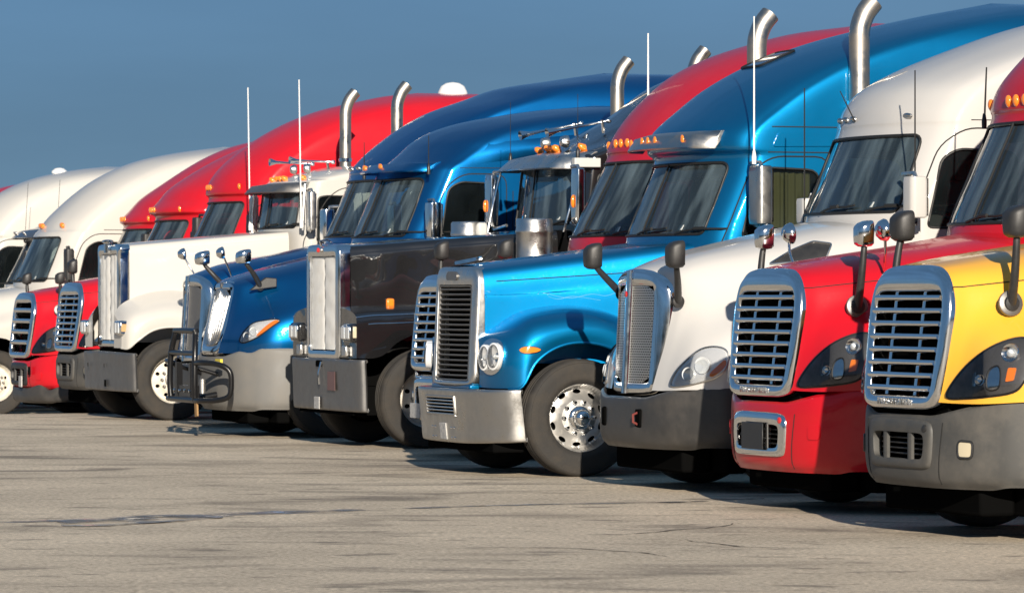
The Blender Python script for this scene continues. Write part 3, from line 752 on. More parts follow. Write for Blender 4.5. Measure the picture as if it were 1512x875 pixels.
def hood_mirror(R, base, head, size, m_arm=BLACK, m_head=BLACK, pad=True, style='box', face=CHROME, yaw=0):
    b = Vector(base); h = Vector(head); sv = 1 if base[1] > 0 else -1
    mid = b.lerp(h, .35) + Vector((-.015, sv * .05, .02)); mid2 = b.lerp(h, .8) + Vector((-.01, sv * .03, 0))
    P = spline([b, mid, mid2, h], 6, False)
    r = np.linspace(.034, .02, len(P))
    if style == 'round': r = np.full(len(P), .011)
    a = MB().tube(P, r, 10)
    a.lathe([(0, .03), (.05, .02), (.055, 0)], b, (0, sv, 0), 16) if style != 'round' else None
    arm = a.build('hood_mirror', m_arm, R, smooth=60)
    w, hh, dp = size
    m = MB()
    if style == 'round':
        m.lathe([(0, -dp * .8), (w * .25, -dp * .72), (w * .42, -dp * .4), (w * .5, 0), (w * .48, .01), (0, .012)], h, (1, 0, .1), 24)
        ob = m.build('mirror_head', m_head, arm, smooth=40)
    else:
        rows = []
        for du, sc in ((-dp * .62, .45), (-dp * .55, .72), (-dp * .3, .92), (0, 1.0), (dp * .3, 1.0), (dp * .36, .95)):
            rows.append([(h.x + du, h.y + sc * w * .5 * c[0], h.z + .04 + sc * hh * .5 * c[1] + du * .15) for c in rounded([(-.98, 1), (.98, 1), (1, -.2), (.8, -1), (-.8, -1), (-1, -.2)], .45, 4)])
        ob = m.rows(rows, True, True).build('mirror_head', m_head, arm, smooth=50)
        MB().rows([[(h.x + dp * .37, h.y + .86 * w * .5 * c[0], h.z + .04 + .86 * hh * .5 * c[1]) for c in [(-1, -.9), (1, -.9), (1, .9), (-1, .9)]], [(h.x + dp * .39, h.y + .8 * w * .5 * c[0], h.z + .04 + .8 * hh * .5 * c[1]) for c in [(-1, -.9), (1, -.9), (1, .9), (-1, .9)]]], True, True).build('mirror_glass', REFL, arm)
    if pad:
        MB().lathe([(.085, -.02), (.085, .006), (.075, .012), (0, .012)], b - Vector((0, sv * .01, 0)), (0, sv, .15), 20).build('mirror_base', DULL, arm)
    return arm
def door_mirror(R, u, v, z0, z1, w, m, dep=.13, arms=True, cap=.02):
    sv = 1 if v > 0 else -1
    hs = MB(); sec = rounded([(-.5, -.5), (.5, -.42), (.5, .42), (-.5, .5)], .22, 4)
    sec = rounded([(-.5, -.36), (-.3, -.5), (.5, -.5), (.5, .5), (-.3, .5), (-.5, .36)], .2, 3)
    rows = []
    for t, sc in ((0, .80), (cap, .95), (.12, 1), (.88, 1), (1 - cap, .95), (1, .80)):
        rows.append([(u + a * dep * sc, v + b * w * sc, z0 + (z1 - z0) * t) for a, b in sec])
    o = hs.rows(rows, True, True).build('door_mirror', m, R, smooth=45)
    MB().box((u + dep * .5 + .004, v, (z0 + z1) / 2), (.006, w * .86, (z1 - z0) * .9)).build('mirror_glass', REFL, o, smooth=0)
    if arms:
        am = BLACK if m in (BLACK,) else BRIGHT
        MB().tube([(u + .02, v, z0 + .04), (u + .02, v - sv * .05, z0 - .02), (u + .06, v - sv * .35, z0 + .02)], .018, 8).build('mirror_arm', am, o)
        MB().tube([(u + .02, v, z1 - .03), (u + .02, v - sv * .05, z1 + .03), (u + .06, v - sv * .35, z1 + .03)], .018, 8).build('mirror_arm', am, o)
    return o
def antenna(R, p, top, m, r=.006, spring=True):
    a = MB().tube([p, Vector(p).lerp(Vector(top), .5), top], [r, r * .9, r * .7], 6)
    if spring: a.lathe([(.0, -.02), (.02, -.02), (.022, .04), (.012, .10), (.0, .11)], p, (0, 0, 1), 10)
    return a.build('antenna', m, R)
STEEL = mat('heat_stained_steel', (0.47, 0.44, 0.40), 0.27, 1.0, dirt=.7, dscale=4, dcol=(.24, .19, .14), bump=.03, bscale=20)
def stack(R, u, v, z0, z1, r, m=STEEL, back=.10):
    prof = [(u, v, z0), (u, v, (z0 + z1) / 2), (u, v, z1 - .40), (u, v, z1 - .32), (u + .012, v, z1 - .22), (u + back * .6, v, z1 - .10), (u + back * 1.4, v, z1)]
    P = spline(prof, 6, False)
    o = MB().tube(P, r, 24, cap=False).build('exhaust_stack', m, R, smooth=60)
    MB().tube(P[-4:], r * .9, 20).build('stack_bore', VOID, o)
    MB().lathe([(r * 1.05, 0), (r * 1.16, .004), (r * 1.16, .05), (r * 1.05, .054)], (u, v, z1 - .95), (0, 0, 1), 24).build('clamp', CHROME, o)
    return o
def marker(R, p, size, m=AMBER, nrm=(-1, 0, .35)):
    """bullet marker lamp: amber lens on a small base"""
    w, h, dp = size
    rows = []
    for a, sc in ((.0, 1.0), (.35, .97), (.7, .8), (.95, .45), (1.0, .05)):
        rows.append([(p[0] + nrm[0] * dp * a, p[1] + nrm[1] * dp * a + sc * w * .5 * math.cos(t), p[2] + nrm[2] * dp * a + sc * h * .5 * math.sin(t)) for t in np.linspace(0, 2 * math.pi, 14, endpoint=False)])
    return MB().rows(rows, True, True).build('marker_lamp', m, R, smooth=60)

# cab + sleeper ------------------------------------------------------------------
QS = [0, .36, .66, .86, .95, .99, 1.0, 1.0, 1.0, 1.0]
BS = [0, .08, .30, .56, .80, 1.05]
def cab_patch(zc, zt, ub, ut, roof, ue=5.6, hw=1.12, b0=.50, hwt=None, seam=.10, pow1=5.0, pow2=2.2, br=.75, floor=1.0):
    """horizontal outlines from the floor up over the windscreen to the roof ridge"""
    hwt = hwt or hw; zs = zt + seam
    zmax = roof[-1][1]
    rz = [p[1] for p in roof]; ru = [p[0] for p in roof]
    lev = [(floor, ub + .10, hw, b0), (1.6, ub + .04, hw, b0), (zc - .04, ub, hw, b0)]
    lev += [((zc + zt) / 2, (ub + ut) / 2, (hw + hwt) / 2 + .005, b0), (zt, ut, hwt, b0), (zs, roof[0][0], hwt, b0)]
    for h in (.12, .26, .42, .58, .72, .83, .91, .965, 1.0):
        z = zs + (zmax - zs) * h
        lev.append((z, float(np.interp(z, rz, ru)), max(.02, hwt * (1 - h ** pow1) ** (1 / pow2)), b0 + (br - b0) * h))
    net = []
    for z, f, w, b in lev:
        f = min(f, ue - .25); e = f + BS[5] * b; e = min(e, ue - .12)
        k = (e - f) / (BS[5] * b)
        row = [(f + BS[j] * b * k, QS[j] * w, z) for j in range(6)]
        for fr in (.12, .42, .72, 1.0): row.append((e + (ue - e) * fr, w, z))
        net.append(row)
    return Patch(net)
def cab(R, i, P, m, zc, zt, ub, ut, ue, wsw=(.93, .87), win=None, hw=1.12, split=True, door=True, visor_bar=True, wiper=True, pane=GLASS, gasket=.014, dash=True, dooru=(2.10, 3.16), curtain=False, valance=True):
    ws = dens(rounded([(-wsw[0], zc + .03), (wsw[0], zc + .03), (wsw[1], zt - .03), (-wsw[1], zt - .03)], (.07, .07, .10, .10), 5), .09)
    wsq = P.find(ws, 'vz')
    win = win or [(2.32, zc + .0), (3.06, zc - .02), (3.08, zt - .12), (2.62, zt - .10), (2.46, zt - .20)]
    wr = dens(rounded(win, (.05, .06, .12, .12, .12), 4), .09)
    wl = P.find(wr, 'uz', 1); wrr = P.find(wr, 'uz', -1)
    body = P.panel('cab_body', m, R, holes=[wsq, wl, wrr], ds=.25, dq=.25)
    # rear wall
    z0 = P.A[0, 0, 2]
    back = [tuple(p) for p in P.pt(np.linspace(0, P.m - 1, 60), np.full(60, P.n - 1.))]
    bk = MB(); full = back + [(p[0], -p[1], p[2]) for p in reversed(back)]
    bk.add(full, [tuple(range(len(full)))]).build('rear_wall', m, R, smooth=0)
    # windscreen
    g = P.panel('windshield', pane, R, poly=wsq, off=-.012, ds=.3, dq=.3)
    MB().loop(P.on(wsq, 0.0), gasket).build('windshield_seal', SEAL, g, smooth=60)
    if split:
        ln = P.find([(0, z) for z in np.linspace(zc + .03, zt - .03, 8)], 'vz')
        MB().tube(P.on(ln, .004), .011, 6).build('divider', SEAL, g)
    if valance:
        vq = P.find(dens(spline([(-.70, zt - .045), (0, zt - .04), (.70, zt - .045), (.62, zt - .12), (.32, zt - .155), (0, zt - .17), (-.32, zt - .155), (-.62, zt - .12)], 4), .06), 'vz')
        P.panel('shade_valance', SEAL, g, poly=vq, off=-.035)
        st = P.find([(.62, zc + .10)], 'vz'); sp_ = P.on(st, -.02)[0]
        MB().box(sp_, (.004, .09, .05), Matrix.Rotation(rad(28), 3, 'Y')).build('screen_sticker', PAPER, g)
    if wiper:
        for sv in (-.08, .62):
            l1 = P.find([(sv + k * .11, zc + .035 + .012 * math.sin(k) + k * .012) for k in range(6)], 'vz')
            MB().tube(P.on(l1, .022), .010, 6).tube(P.on(l1, .04)[2:4], .016, 6).build('wiper', SEAL, g)
    # doors with side glass
    for sv, wq in ((1, wl), (-1, wrr)):
        sg_parent = R
        if door:
            dp = dens(rounded([(dooru[0], 1.08), (dooru[1], 1.08), (dooru[1], zt + .02), (dooru[0] + .50, zt + .02), (dooru[0] + .30, zt - .12), (dooru[0], zc - .12)], (.05, .05, .14, .14, .2, .1), 4), .10)
            dq_ = P.find(dp, 'uz', sv)
            dr = P.panel('door', m, R, poly=dq_, holes=[wq], off=.007, skirt=.02, ds=.3, dq=.3)
            MB().loop(P.on(dq_, .002), .009, 5).build('door_gap', GAP, dr)
            hx = P.on(P.find([(dooru[1] - .22, zc - .25)], 'uz', sv))[0]
            MB().box((hx[0], hx[1] + sv * .022, hx[2]), (.20, .03, .055)).build('handle', BLACK, dr, bevel=.012)
            sg_parent = dr
        sg = P.panel('side_window', SGLASS, sg_parent, poly=wq, off=-.010, ds=.4, dq=.4)
        MB().loop(P.on(wq, .004), .012, 6).build('window_seal', SEAL, sg, smooth=60)
        if curtain and sv > 0:
            cq = P.find([(u, z) for z in (zc - .02, zt - .12) for u in np.linspace(2.62, 3.06, 34)], 'uz', 1)
            pts = P.on(cq, 0); lo = pts[:34]; hi = pts[34:]
            rows = [[(p[0], p[1] - .07 - .018 * math.sin(k * 1.15) * (1 if r == 0 else .6), p[2]) for k, p in enumerate(rw)] for r, rw in enumerate((lo, hi))]
            MB().rows(rows).build('curtain', CURT, R, smooth=80)
    if dash:
        MB().prism(rounded([(ub + .25, zc - .14), (ub + .30, zc - .01), (ub + .62, zc + .01), (ub + .86, zc - .10), (ub + .86, zc - .5), (ub + .25, zc - .5)], .04, 3), lambda a, b: (a, -.92, b), lambda a, b: (a, .92, b)).build('dashboard', DASH, R)
        MB().box((min(3.62, ue - .15), 0, (zc + zt) / 2 - .3), (.04, 2 * hw - .2, zt - zc + 1.2)).build('bunk_wall', LINER, R, smooth=0)
        MB().box(((ut + .55 + ue) / 2 if ue < 3.8 else 3.05 + (ut - 2.1) / 2, 0, zt + .03), (min(1.1, ue - ut - .8), 2 * hw - .5, .03)).build('headliner', LINER, R, smooth=0)
        for sv in (-.52, .52):
            st = MB().box((3.05, sv, zc - .45), (.5, .48, .14)).box((3.30, sv, zc - .05), (.14, .46, .78), Matrix.Rotation(rad(10), 3, 'Y')).box((3.37, sv, zc + .42), (.10, .26, .20), Matrix.Rotation(rad(10), 3, 'Y'))
            st.build('seat', SEAT, R, bevel=.05, seg=3)
        c = Vector((ub + .98, .52, zc - .08)); ax = Vector((.55, 0, .83)).normalized(); e1 = Vector((0, 1, 0)); e2 = ax.cross(e1)
        ring = [c + (e1 * math.cos(t) + e2 * math.sin(t)) * .22 for t in np.linspace(0, 2 * math.pi, 28, endpoint=False)]
        MB().loop(ring, .016, 6).tube([c - e1 * .21, c + e1 * .21], .014, 6).tube([c, c - e2 * .21], .014, 6).tube([c, c - ax * .3], .03, 8).build('steering_wheel', SEAL, R)
        # sun visors inside
        for sv in (-.45, .45):
            MB().box((ut + .30, sv * .8, zt - .10), (.02, .5, .13), Matrix.Rotation(rad(25), 3, 'Y')).build('sun_visor', LINER, R, bevel=.008)
    return body
def seam_uz(P, R, pts, sv=1, r=.006, m=GAP, off=.001):
    return MB().tube(P.on(P.find(pts, 'uz', sv), off), r, 5).build('panel_seam', m, R)
def roof_markers(R, P, z, vs_, size=(.09, .045, .05), m=AMBER):
    for v in vs_:
        p = P.on(P.find([(v, z)], 'vz'), .0)[0]
        marker(R, p, size, m)
def headlight_a(R, H, clear=False, shadow=None):
    poly = [(.63, .945), (.72, 1.06), (.91, 1.19), (1.14, 1.29), (1.36, 1.335), (1.50, 1.30), (1.51, 1.18), (1.44, 1.05), (1.34, .985), (1.1, .955), (.85, .94)]
    for sv in (1, -1):
        q = H.find(spline(poly, 4), 'wz', sv)
        h = H.panel('headlight', LAMPD, R, poly=q, off=.003, ds=.2, dq=.2)
        MB().loop(H.on(q, .004), .008, 5).build('lamp_seal', SEAL, h)
        c = H.on(H.find([(1.30, 1.235)], 'wz', sv), .004)[0]
        n = Vector((-.80, sv * .60, .12)).normalized()
        MB().lathe([(.0, .004), (.03, .006), (.045, .012), (.06, .02), (.064, .012), (.064, 0)], c, n, 24).build('main_beam', REFL, h)
        MB().lathe([(.0, .024), (.018, .022), (.026, .014), (.027, .0)], c, n, 14).build('bulb', BULB, h)
        qa = H.find(dens(rounded([(1.27, 1.05), (1.35, 1.06), (1.37, 1.14), (1.29, 1.14)], .012, 3), .05), 'wz', sv)
        H.panel('turn_signal', AMBER, h, poly=qa, off=.012, skirt=.01)
        c2 = H.on(H.find([(1.02, 1.06)], 'wz', sv), .006)[0]
        MB().lathe([(.0, -.004), (.024, .0), (.036, .012), (.038, .0)], c2, n, 16).build('dip_beam', REFL, h)
        qb = H.find(dens([(.93, 1.02), (.97, 1.02), (.97, 1.11), (.93, 1.10)], .05), 'wz', sv)
        H.panel('side_reflector', REFL, h, poly=qb, off=.01)
        qc = H.find(spline([(1.10, 1.0), (1.20, 1.01), (1.22, 1.09), (1.19, 1.15), (1.11, 1.13), (1.08, 1.06)], 4), 'wz', sv)
        H.panel('reflector_bowl', REFL, h, poly=qc, off=.006)
        MB().loop(H.on(qc, .007), .006, 5).build('bowl_rim', SEAL, h)
        ql = H.find(spline([((x - 1.1) * .97 + 1.1, (z - 1.13) * .97 + 1.13) for x, z in poly], 4), 'wz', sv)
        H.panel('lamp_cover', LENS, h, poly=ql, off=.028, ds=.2, dq=.2)
def aero_front(R, m, bump, insert, coarse=False, text=None, fog=True, plate=False, bot=.34, idz=0.0):
    H = hood_a()
    H.panel('hood', m, R, ds=.2, dq=.2)
    for sv in (1, -1):
        MB().tube(H.on(H.find([(.60 + k * .14, 1.655 + .012 * k) for k in range(10)], 'wz', sv), .001), .0045, 5).build('hood_seam', GAP, R)
    grille_a(R, coarse, text=text)
    headlight_a(R, H)
    BP, b = bumper_a(R, bump, bot=bot, hole=rounded([(-.42, .50 + idz), (.42, .50 + idz), (.43, .74 + idz), (-.43, .74 + idz)], .05, 4))
    # centre insert with an air opening
    uf = lambda v, z: -.058 + .10 * v * v
    outer = [(0, .795), (.2, .795), (.40, .785), (.475, .74), (.48, .60), (.46, .50), (.40, .465), (.2, .46), (0, .46)]
    inner = [(0, .70), (.2, .70), (.34, .695), (.385, .67), (.385, .60), (.37, .55), (.33, .53), (.2, .525), (0, .525)]
    outer = [(v, z + idz) for v, z in outer]; inner = [(v, z + idz) for v, z in inner]
    c = frame_loops(outer, inner, lambda v, z: uf(v, z) - .012, .05, .006).build('bumper_insert', insert, b, smooth=60)
    MB().box((.10, 0, .61 + idz), (.01, .98, .34)).build('air_intake', VOID, b, smooth=0)
    for sv in (-1, 1):
        vbar('mullion', uf, sv * .19, .515 + idz, .715 + idz, .06, .025, insert if insert is CHROME else GREYP, c, du=.002)
    for z in (.555, .59, .625, .66):
        slat('intake_slat', uf, z + idz, .37, .012, .02, BLACK, c, du=.05, n=6)
    MB().lathe([(.024, -.01), (.024, .008), (.018, .012), (0, .012)], (uf(.42, .73) - .016, .42, .735 + idz), (-1, .1, 0), 20).build('tow_plug', REDL if insert is CHROME else BLACK, b)
    if plate:
        MB().box((uf(.06, .6) - .03, -.02, .61 + idz), (.012, .40, .20)).build('plate_holder', BLACK, b, bevel=.01)
    for sv in (1, -1):
        pl = rounded([(.77, .55), (.92, .55), (.93, .655), (.77, .66)], .035, 4)
        q = BP.find(dens(pl, .05), 'wz', sv)
        if fog:
            BP.panel('fog_lamp', FOG, b, poly=q, off=.008, skirt=.01)
            MB().loop(BP.on(q, .003), .010, 6).build('fog_lamp_bezel', BLACK, b)
        else:
            BP.panel('fog_lamp_blank', bump, b, poly=q, off=.010, skirt=.012)
    for sv in (1, -1):
        MB().tube(BP.on(BP.find([(sv * (.53 + .006 * k), bot + .03 + k * .045) for k in range(10)], 'vz'), .001), .004, 5).build('bumper_seam', GAP, b)
    # low black flap added to shade the tyres; dark gap under the grille
    MB().box((.32, 0, .28), (.26, 1.5, .24)).box((.56, 0, .28), (.2, 2.0, .24)).build('shade_flap', VOID, R, bevel=.03)
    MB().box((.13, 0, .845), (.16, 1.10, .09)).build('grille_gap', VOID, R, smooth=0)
    return H, BP

ROOF_HI = [(2.10, 3.07), (2.16, 3.25), (2.42, 3.55), (2.80, 3.83), (3.25, 4.06), (3.75, 4.24), (4.30, 4.38), (4.95, 4.46)]
def aero_cab(R, i, m, zc=2.13, zt=2.96, ub=1.72, ut=2.10, roof=None, ue=5.7, **kw):
    roof = roof or ROOF_HI
    P = cab_patch(zc, zt, ub, ut, roof, ue)
    cab(R, i, P, m, zc, zt, ub, ut, ue, **kw)
    seam_uz(P, R, [(2.75 + k * .29, zt + .085) for k in range(10)])
    seam_uz(P, R, [(3.25, 1.1 + k * .2) for k in range(10)])
    return P

def visor(R, P, zb, ztop, w, m, fwd=.26, drop=.03, lights=(), lm=AMBER, lsize=(.075, .05, .05), thick=.012, name='sun_visor_bar', end=.05):
    vv = np.linspace(-w, w, 21)
    top = P.on(P.find([(v, ztop) for v in vv], 'vz'), .004); bot = P.on(P.find([(v, zb) for v in vv], 'vz'), .004)
    rows = []
    for v, a, b in zip(vv, top, bot):
        k = 1 - max(0, (abs(v) - w * .82) / (w * .18)) ** 2 * .7
        f = fwd * k
        lip = (b[0] - f, v, zb - drop); mid = ((a[0] * .45 + lip[0] * .55) - .035 * k, v, a[2] * .5 + lip[2] * .5 + .035 * k)
        rows.append([a, (a[0] - .03, v, a[2] - .004), mid, lip, (lip[0] + .012, v, lip[2] - .014), (mid[0] + .03, v, mid[2] - .03), (a[0] + .01, v, a[2] - .03)])
    o = MB().rows(rows, True, True).build(name, m, R, smooth=50)
    for lv in lights:
        j = int(np.argmin(abs(vv - lv))); p = rows[j][2]; q = rows[j][3]
        c = ((p[0] * .6 + q[0] * .4) + .005, lv, p[2] * .6 + q[2] * .4)
        marker(o, c, lsize, lm, (-.9, 0, .5))
    return o
def horn(R, p, l, m=CHROME, nz=.03):
    MB().lathe([(.0, 0), (.025, .0), (.03, .03), (.015, .05), (.013, l * .6), (.022, l * .85), (.055, l), (.05, l - .005), (.0, l - .05)], p, (-1, 0, nz), 16).tube([Vector(p) + Vector((-.1, 0, 0)), Vector(p) + Vector((-.08, 0, -.14))], .02, 6).build('air_horn', m, R, smooth=50)
def fender_patch(net, sv):
    return Patch([[(u, sv * v, z) for v, z in row] for u, row in net], mirror=False)
def sheet_bumper(R, plan, z0, z1, m, side_rise=0.0, side_drop=0.0, tilt=0.0, name='bumper', hole=None):
    net = []
    for t in (0, .04, .3, .7, .96, 1.0):
        row = []
        for j, (u, v) in enumerate(plan):
            k = j / (len(plan) - 1)
            a = z0 + side_rise * k ** 2; b = z1 + side_drop * k
            row.append((u + (.02 if t in (0, 1.0) else 0) + tilt * (1 - t), v, a + (b - a) * t))
        net.append(row)
    P = Patch(net)
    return P, P.panel(name, m, R, skirt=.04, ds=.25, dq=.25, holes=[P.find(dens(hole, .05), 'vz')] if hole else ())

# paints
P_YEL = paint('yellow_paint', (0.80, 0.40, 0.035), dirt=.10)
P_RED2 = paint('crimson_paint', (0.50, 0.006, 0.014), coat=.5, dirt=.05, dcol=(.3, .05, .04))
P_RED5 = paint('deep_red_paint', (0.42, 0.008, 0.022), coat=.5, dirt=.05, dcol=(.35, .2, .18))
P_RED = paint('red_paint', (0.52, 0.007, 0.016), coat=.5, dirt=.05, dcol=(.3, .08, .06))
P_WHITE = paint('white_paint', (0.52, 0.505, 0.485), dirt=.12, dcol=(.5, .46, .40))
P_WHITE2 = paint('cream_white_paint', (0.52, 0.50, 0.465), dirt=.16, dcol=(.5, .45, .37))
P_CYAN = paint('cyan_blue_metallic', (0.002, 0.165, 0.37), metal=.88, rough=.47, dirt=.06, dcol=(.01, .2, .45))
P_BLUE = paint('royal_blue_metallic', (0.003, 0.115, 0.32), metal=.92, rough=.42, dirt=.08, dcol=(.01, .07, .25))
P_BLUE8 = paint('blue_metallic', (0.003, 0.125, 0.36), metal=.92, rough=.42, dirt=.08, dcol=(.01, .08, .28))
P_BLACK = paint('black_paint', (0.008, 0.008, 0.009), dirt=.06, rough=.25, wave=.026, wscale=2.0, film=.05, coat=1.0, dcol=(.03, .026, .022))

P_BLACK.node_tree.nodes['Principled BSDF'].inputs['Coat IOR'].default_value = 1.85

# ------------------------------------------------------------------ 1 yellow truck at the right edge
def truck_1():
    R = root(1, 'semi_truck', 'yellow semi truck with chrome slatted grille and dark grey bumper, nearest the camera')
    aero_front(R, P_YEL, GREYP, GREYP, text='FREIGHTLINER')
    for sv in (1, -1):
        hood_mirror(R, (.36, sv * .86, 1.56), (.33 + .12 * (sv < 0), sv * 1.0, 2.05), (.20, .21, .13))
    aero_cab(R, 1, P_YEL)
    chassis(R, 1.05)
    for sv in (1, -1): door_mirror(R, 2.15, sv * 1.40, 2.2, 2.7, .24, BLACK)
truck_1()

# ------------------------------------------------------------------ 2 red truck
def truck_2():
    R = root(2, 'semi_truck', 'red semi truck with chrome grille, red bumper and paired hood mirrors, beside the yellow one')
    aero_front(R, P_RED2, P_RED2, CHROME, text='FREIGHTLINER', fog=False, plate=True, bot=.30, idz=-.05)
    for sv in (1, -1):
        hood_mirror(R, (.38, sv * .86, 1.53), (.38 + .05 * (sv < 0), sv * .98, 2.02), (.16, .19, .12), BLACK, CHROME)
        hood_mirror(R, (.62, sv * .80, 1.80), (.56 + .07 * (sv < 0), sv * .94, 2.09), (.17, .17, .09), CHROME, CHROME, pad=False, style='round')
    P = aero_cab(R, 2, P_RED2)
    roof_markers(R, P, 3.10, (-.85, -.14, 0, .14, .85), (.075, .10, .03))
    antenna(R, (2.40, -1.16, 2.95), (2.42, -1.16, 3.42), ROD_B, .009)
    chassis(R, 1.05)
    door_mirror(R, 2.20, 1.40, 2.2, 2.7, .24, BLACK)
    MB().box((2.25, .35, 2.20), (.02, .16, .09), Matrix.Rotation(rad(-25), 3, 'Y')).build('dash_paper', PAPER, R)
truck_2()

# ------------------------------------------------------------------ 3 white truck with mesh grille
def truck_3():
    R = root(3, 'semi_truck', 'white semi truck with pointed chrome mesh grille, between the red and the cyan blue truck')
    H = hood_v(); H.panel('hood', P_WHITE, R, ds=.2, dq=.2)
    grille_v(R)
    poly = [(.83, .875), (.88, .97), (1.02, 1.07), (1.22, 1.17), (1.42, 1.19), (1.55, 1.15), (1.56, 1.03), (1.44, .945), (1.2, .895), (1.0, .87)]
    for sv in (1, -1):
        q = H.find(spline(poly, 4), 'wz', sv)
        h = H.panel('headlight', SILVER, R, poly=q, off=.003, ds=.2, dq=.2)
        MB().loop(H.on(q, .006), .008, 5).build('lamp_rim', BRIGHT, h)
        n = Vector((-.8, sv * .6, .1)).normalized()
        for w, z, r in ((1.10, .97, .055), (1.28, 1.04, .07)):
            c = H.on(H.find([(w, z)], 'wz', sv), .004)[0]
            MB().lathe([(.0, .002), (.02, .003), (r * .8, .018), (r, .022), (r, 0)], c, n, 20).build('main_beam', BULB, h)
        qa = H.find(spline([(1.40, .95), (1.50, 1.0), (1.55, 1.05), (1.53, 1.085), (1.46, 1.04), (1.37, .975)], 4), 'wz', sv)
        H.panel('turn_signal', AMBER, h, poly=qa, off=.012, skirt=.008)
        H.panel('lamp_cover', LENS, h, poly=H.find(spline([((x - 1.2) * .97 + 1.2, (z - 1.03) * .97 + 1.03) for x, z in poly], 4), 'wz', sv), off=.03, ds=.2, dq=.2)
        # side intake on the hood
        qv = H.find(dens(rounded([(1.72, 1.86), (2.30, 1.90), (2.32, 2.03), (2.10, 2.05), (1.92, 1.98)], .03, 3), .06), 'wz', sv)
        vt = H.panel('hood_vent', BLACK, R, poly=qv, off=.004, skirt=.006)
        MB().loop(H.on(qv, .006), .009, 5).build('vent_trim', BRIGHT, vt)
        hood_mirror(R, (.20, sv * .63, 1.56 + .06 * (sv < 0)), (.06, sv * .93, 1.90), (.18, .22, .13), BLACK, BLACK, pad=False)
    BP, b = bumper_a(R, GREYD, top=.775, bot=.35, topside=.86)
    MB().box((-.03, .36, .60), (.05, .13, .16)).build('tow_opening', VOID, b, bevel=.02)
    MB().tube([(-.05, .36, .55), (-.09, .36, .57), (-.09, .36, .63), (-.04, .36, .65)], .011, 8).build('tow_hook', mat('dull_red_iron', (.16, .03, .025), .5), b)
    MB().box((-.04, -.40, .60), (.04, .10, .16)).build('tow_opening', VOID, b, bevel=.02)
    MB().box((.32, 0, .28), (.26, 1.5, .24)).box((.56, 0, .28), (.2, 2.0, .24)).build('shade_flap', VOID, R, bevel=.03)  # black flap added below the bumper to shade the tyres
    zc, zt, ub, ut, ue = 2.27, 2.97, 1.80, 2.10, 5.4
    roof = [(2.12, 3.07), (2.17, 3.22), (2.33, 3.40), (2.60, 3.53), (2.94, 3.67), (3.66, 3.92), (4.4, 4.10), (5.0, 4.2)]
    P = cab_patch(zc, zt, ub, ut, roof, ue, b0=.42)
    cab(R, 3, P, P_WHITE, zc, zt, ub, ut, ue, wsw=(.95, .90), split=False, win=[(2.22, 2.17), (3.02, 2.15), (3.04, 2.80), (2.50, 2.82), (2.36, 2.74)], dooru=(2.06, 3.12))
    seam_uz(P, R, [(2.62 + k * .3, 3.06) for k in range(9)], r=.005); seam_uz(P, R, [(3.22, 1.2 + k * .2) for k in range(9)], r=.005)
    roof_markers(R, P, 3.10, (-.55, -.35, -.15), (.10, .055, .03), ALU); roof_markers(R, P, 3.10, (.70,), (.16, .05, .03), ALU)
    for sv in (1, -1): door_mirror(R, 1.98 if sv > 0 else 2.24, sv * 1.38, 2.24, 2.58 if sv > 0 else 2.46, .20, P_WHITE, .15)
    antenna(R, (2.02, 1.30, 2.20), (2.02, 1.30, 3.45), ROD_B, .008); antenna(R, (2.18, -1.30, 2.20), (2.18, -1.30, 3.42), ROD_B, .008)
    antenna(R, (2.85, 1.0, 3.0), (2.85, 1.0, 3.22), ROD_B, .004, False); antenna(R, (2.12, -.1, 3.08), (1.98, -.1, 3.34), ROD_B, .006, False)
    chassis(R, 1.05)
truck_3()

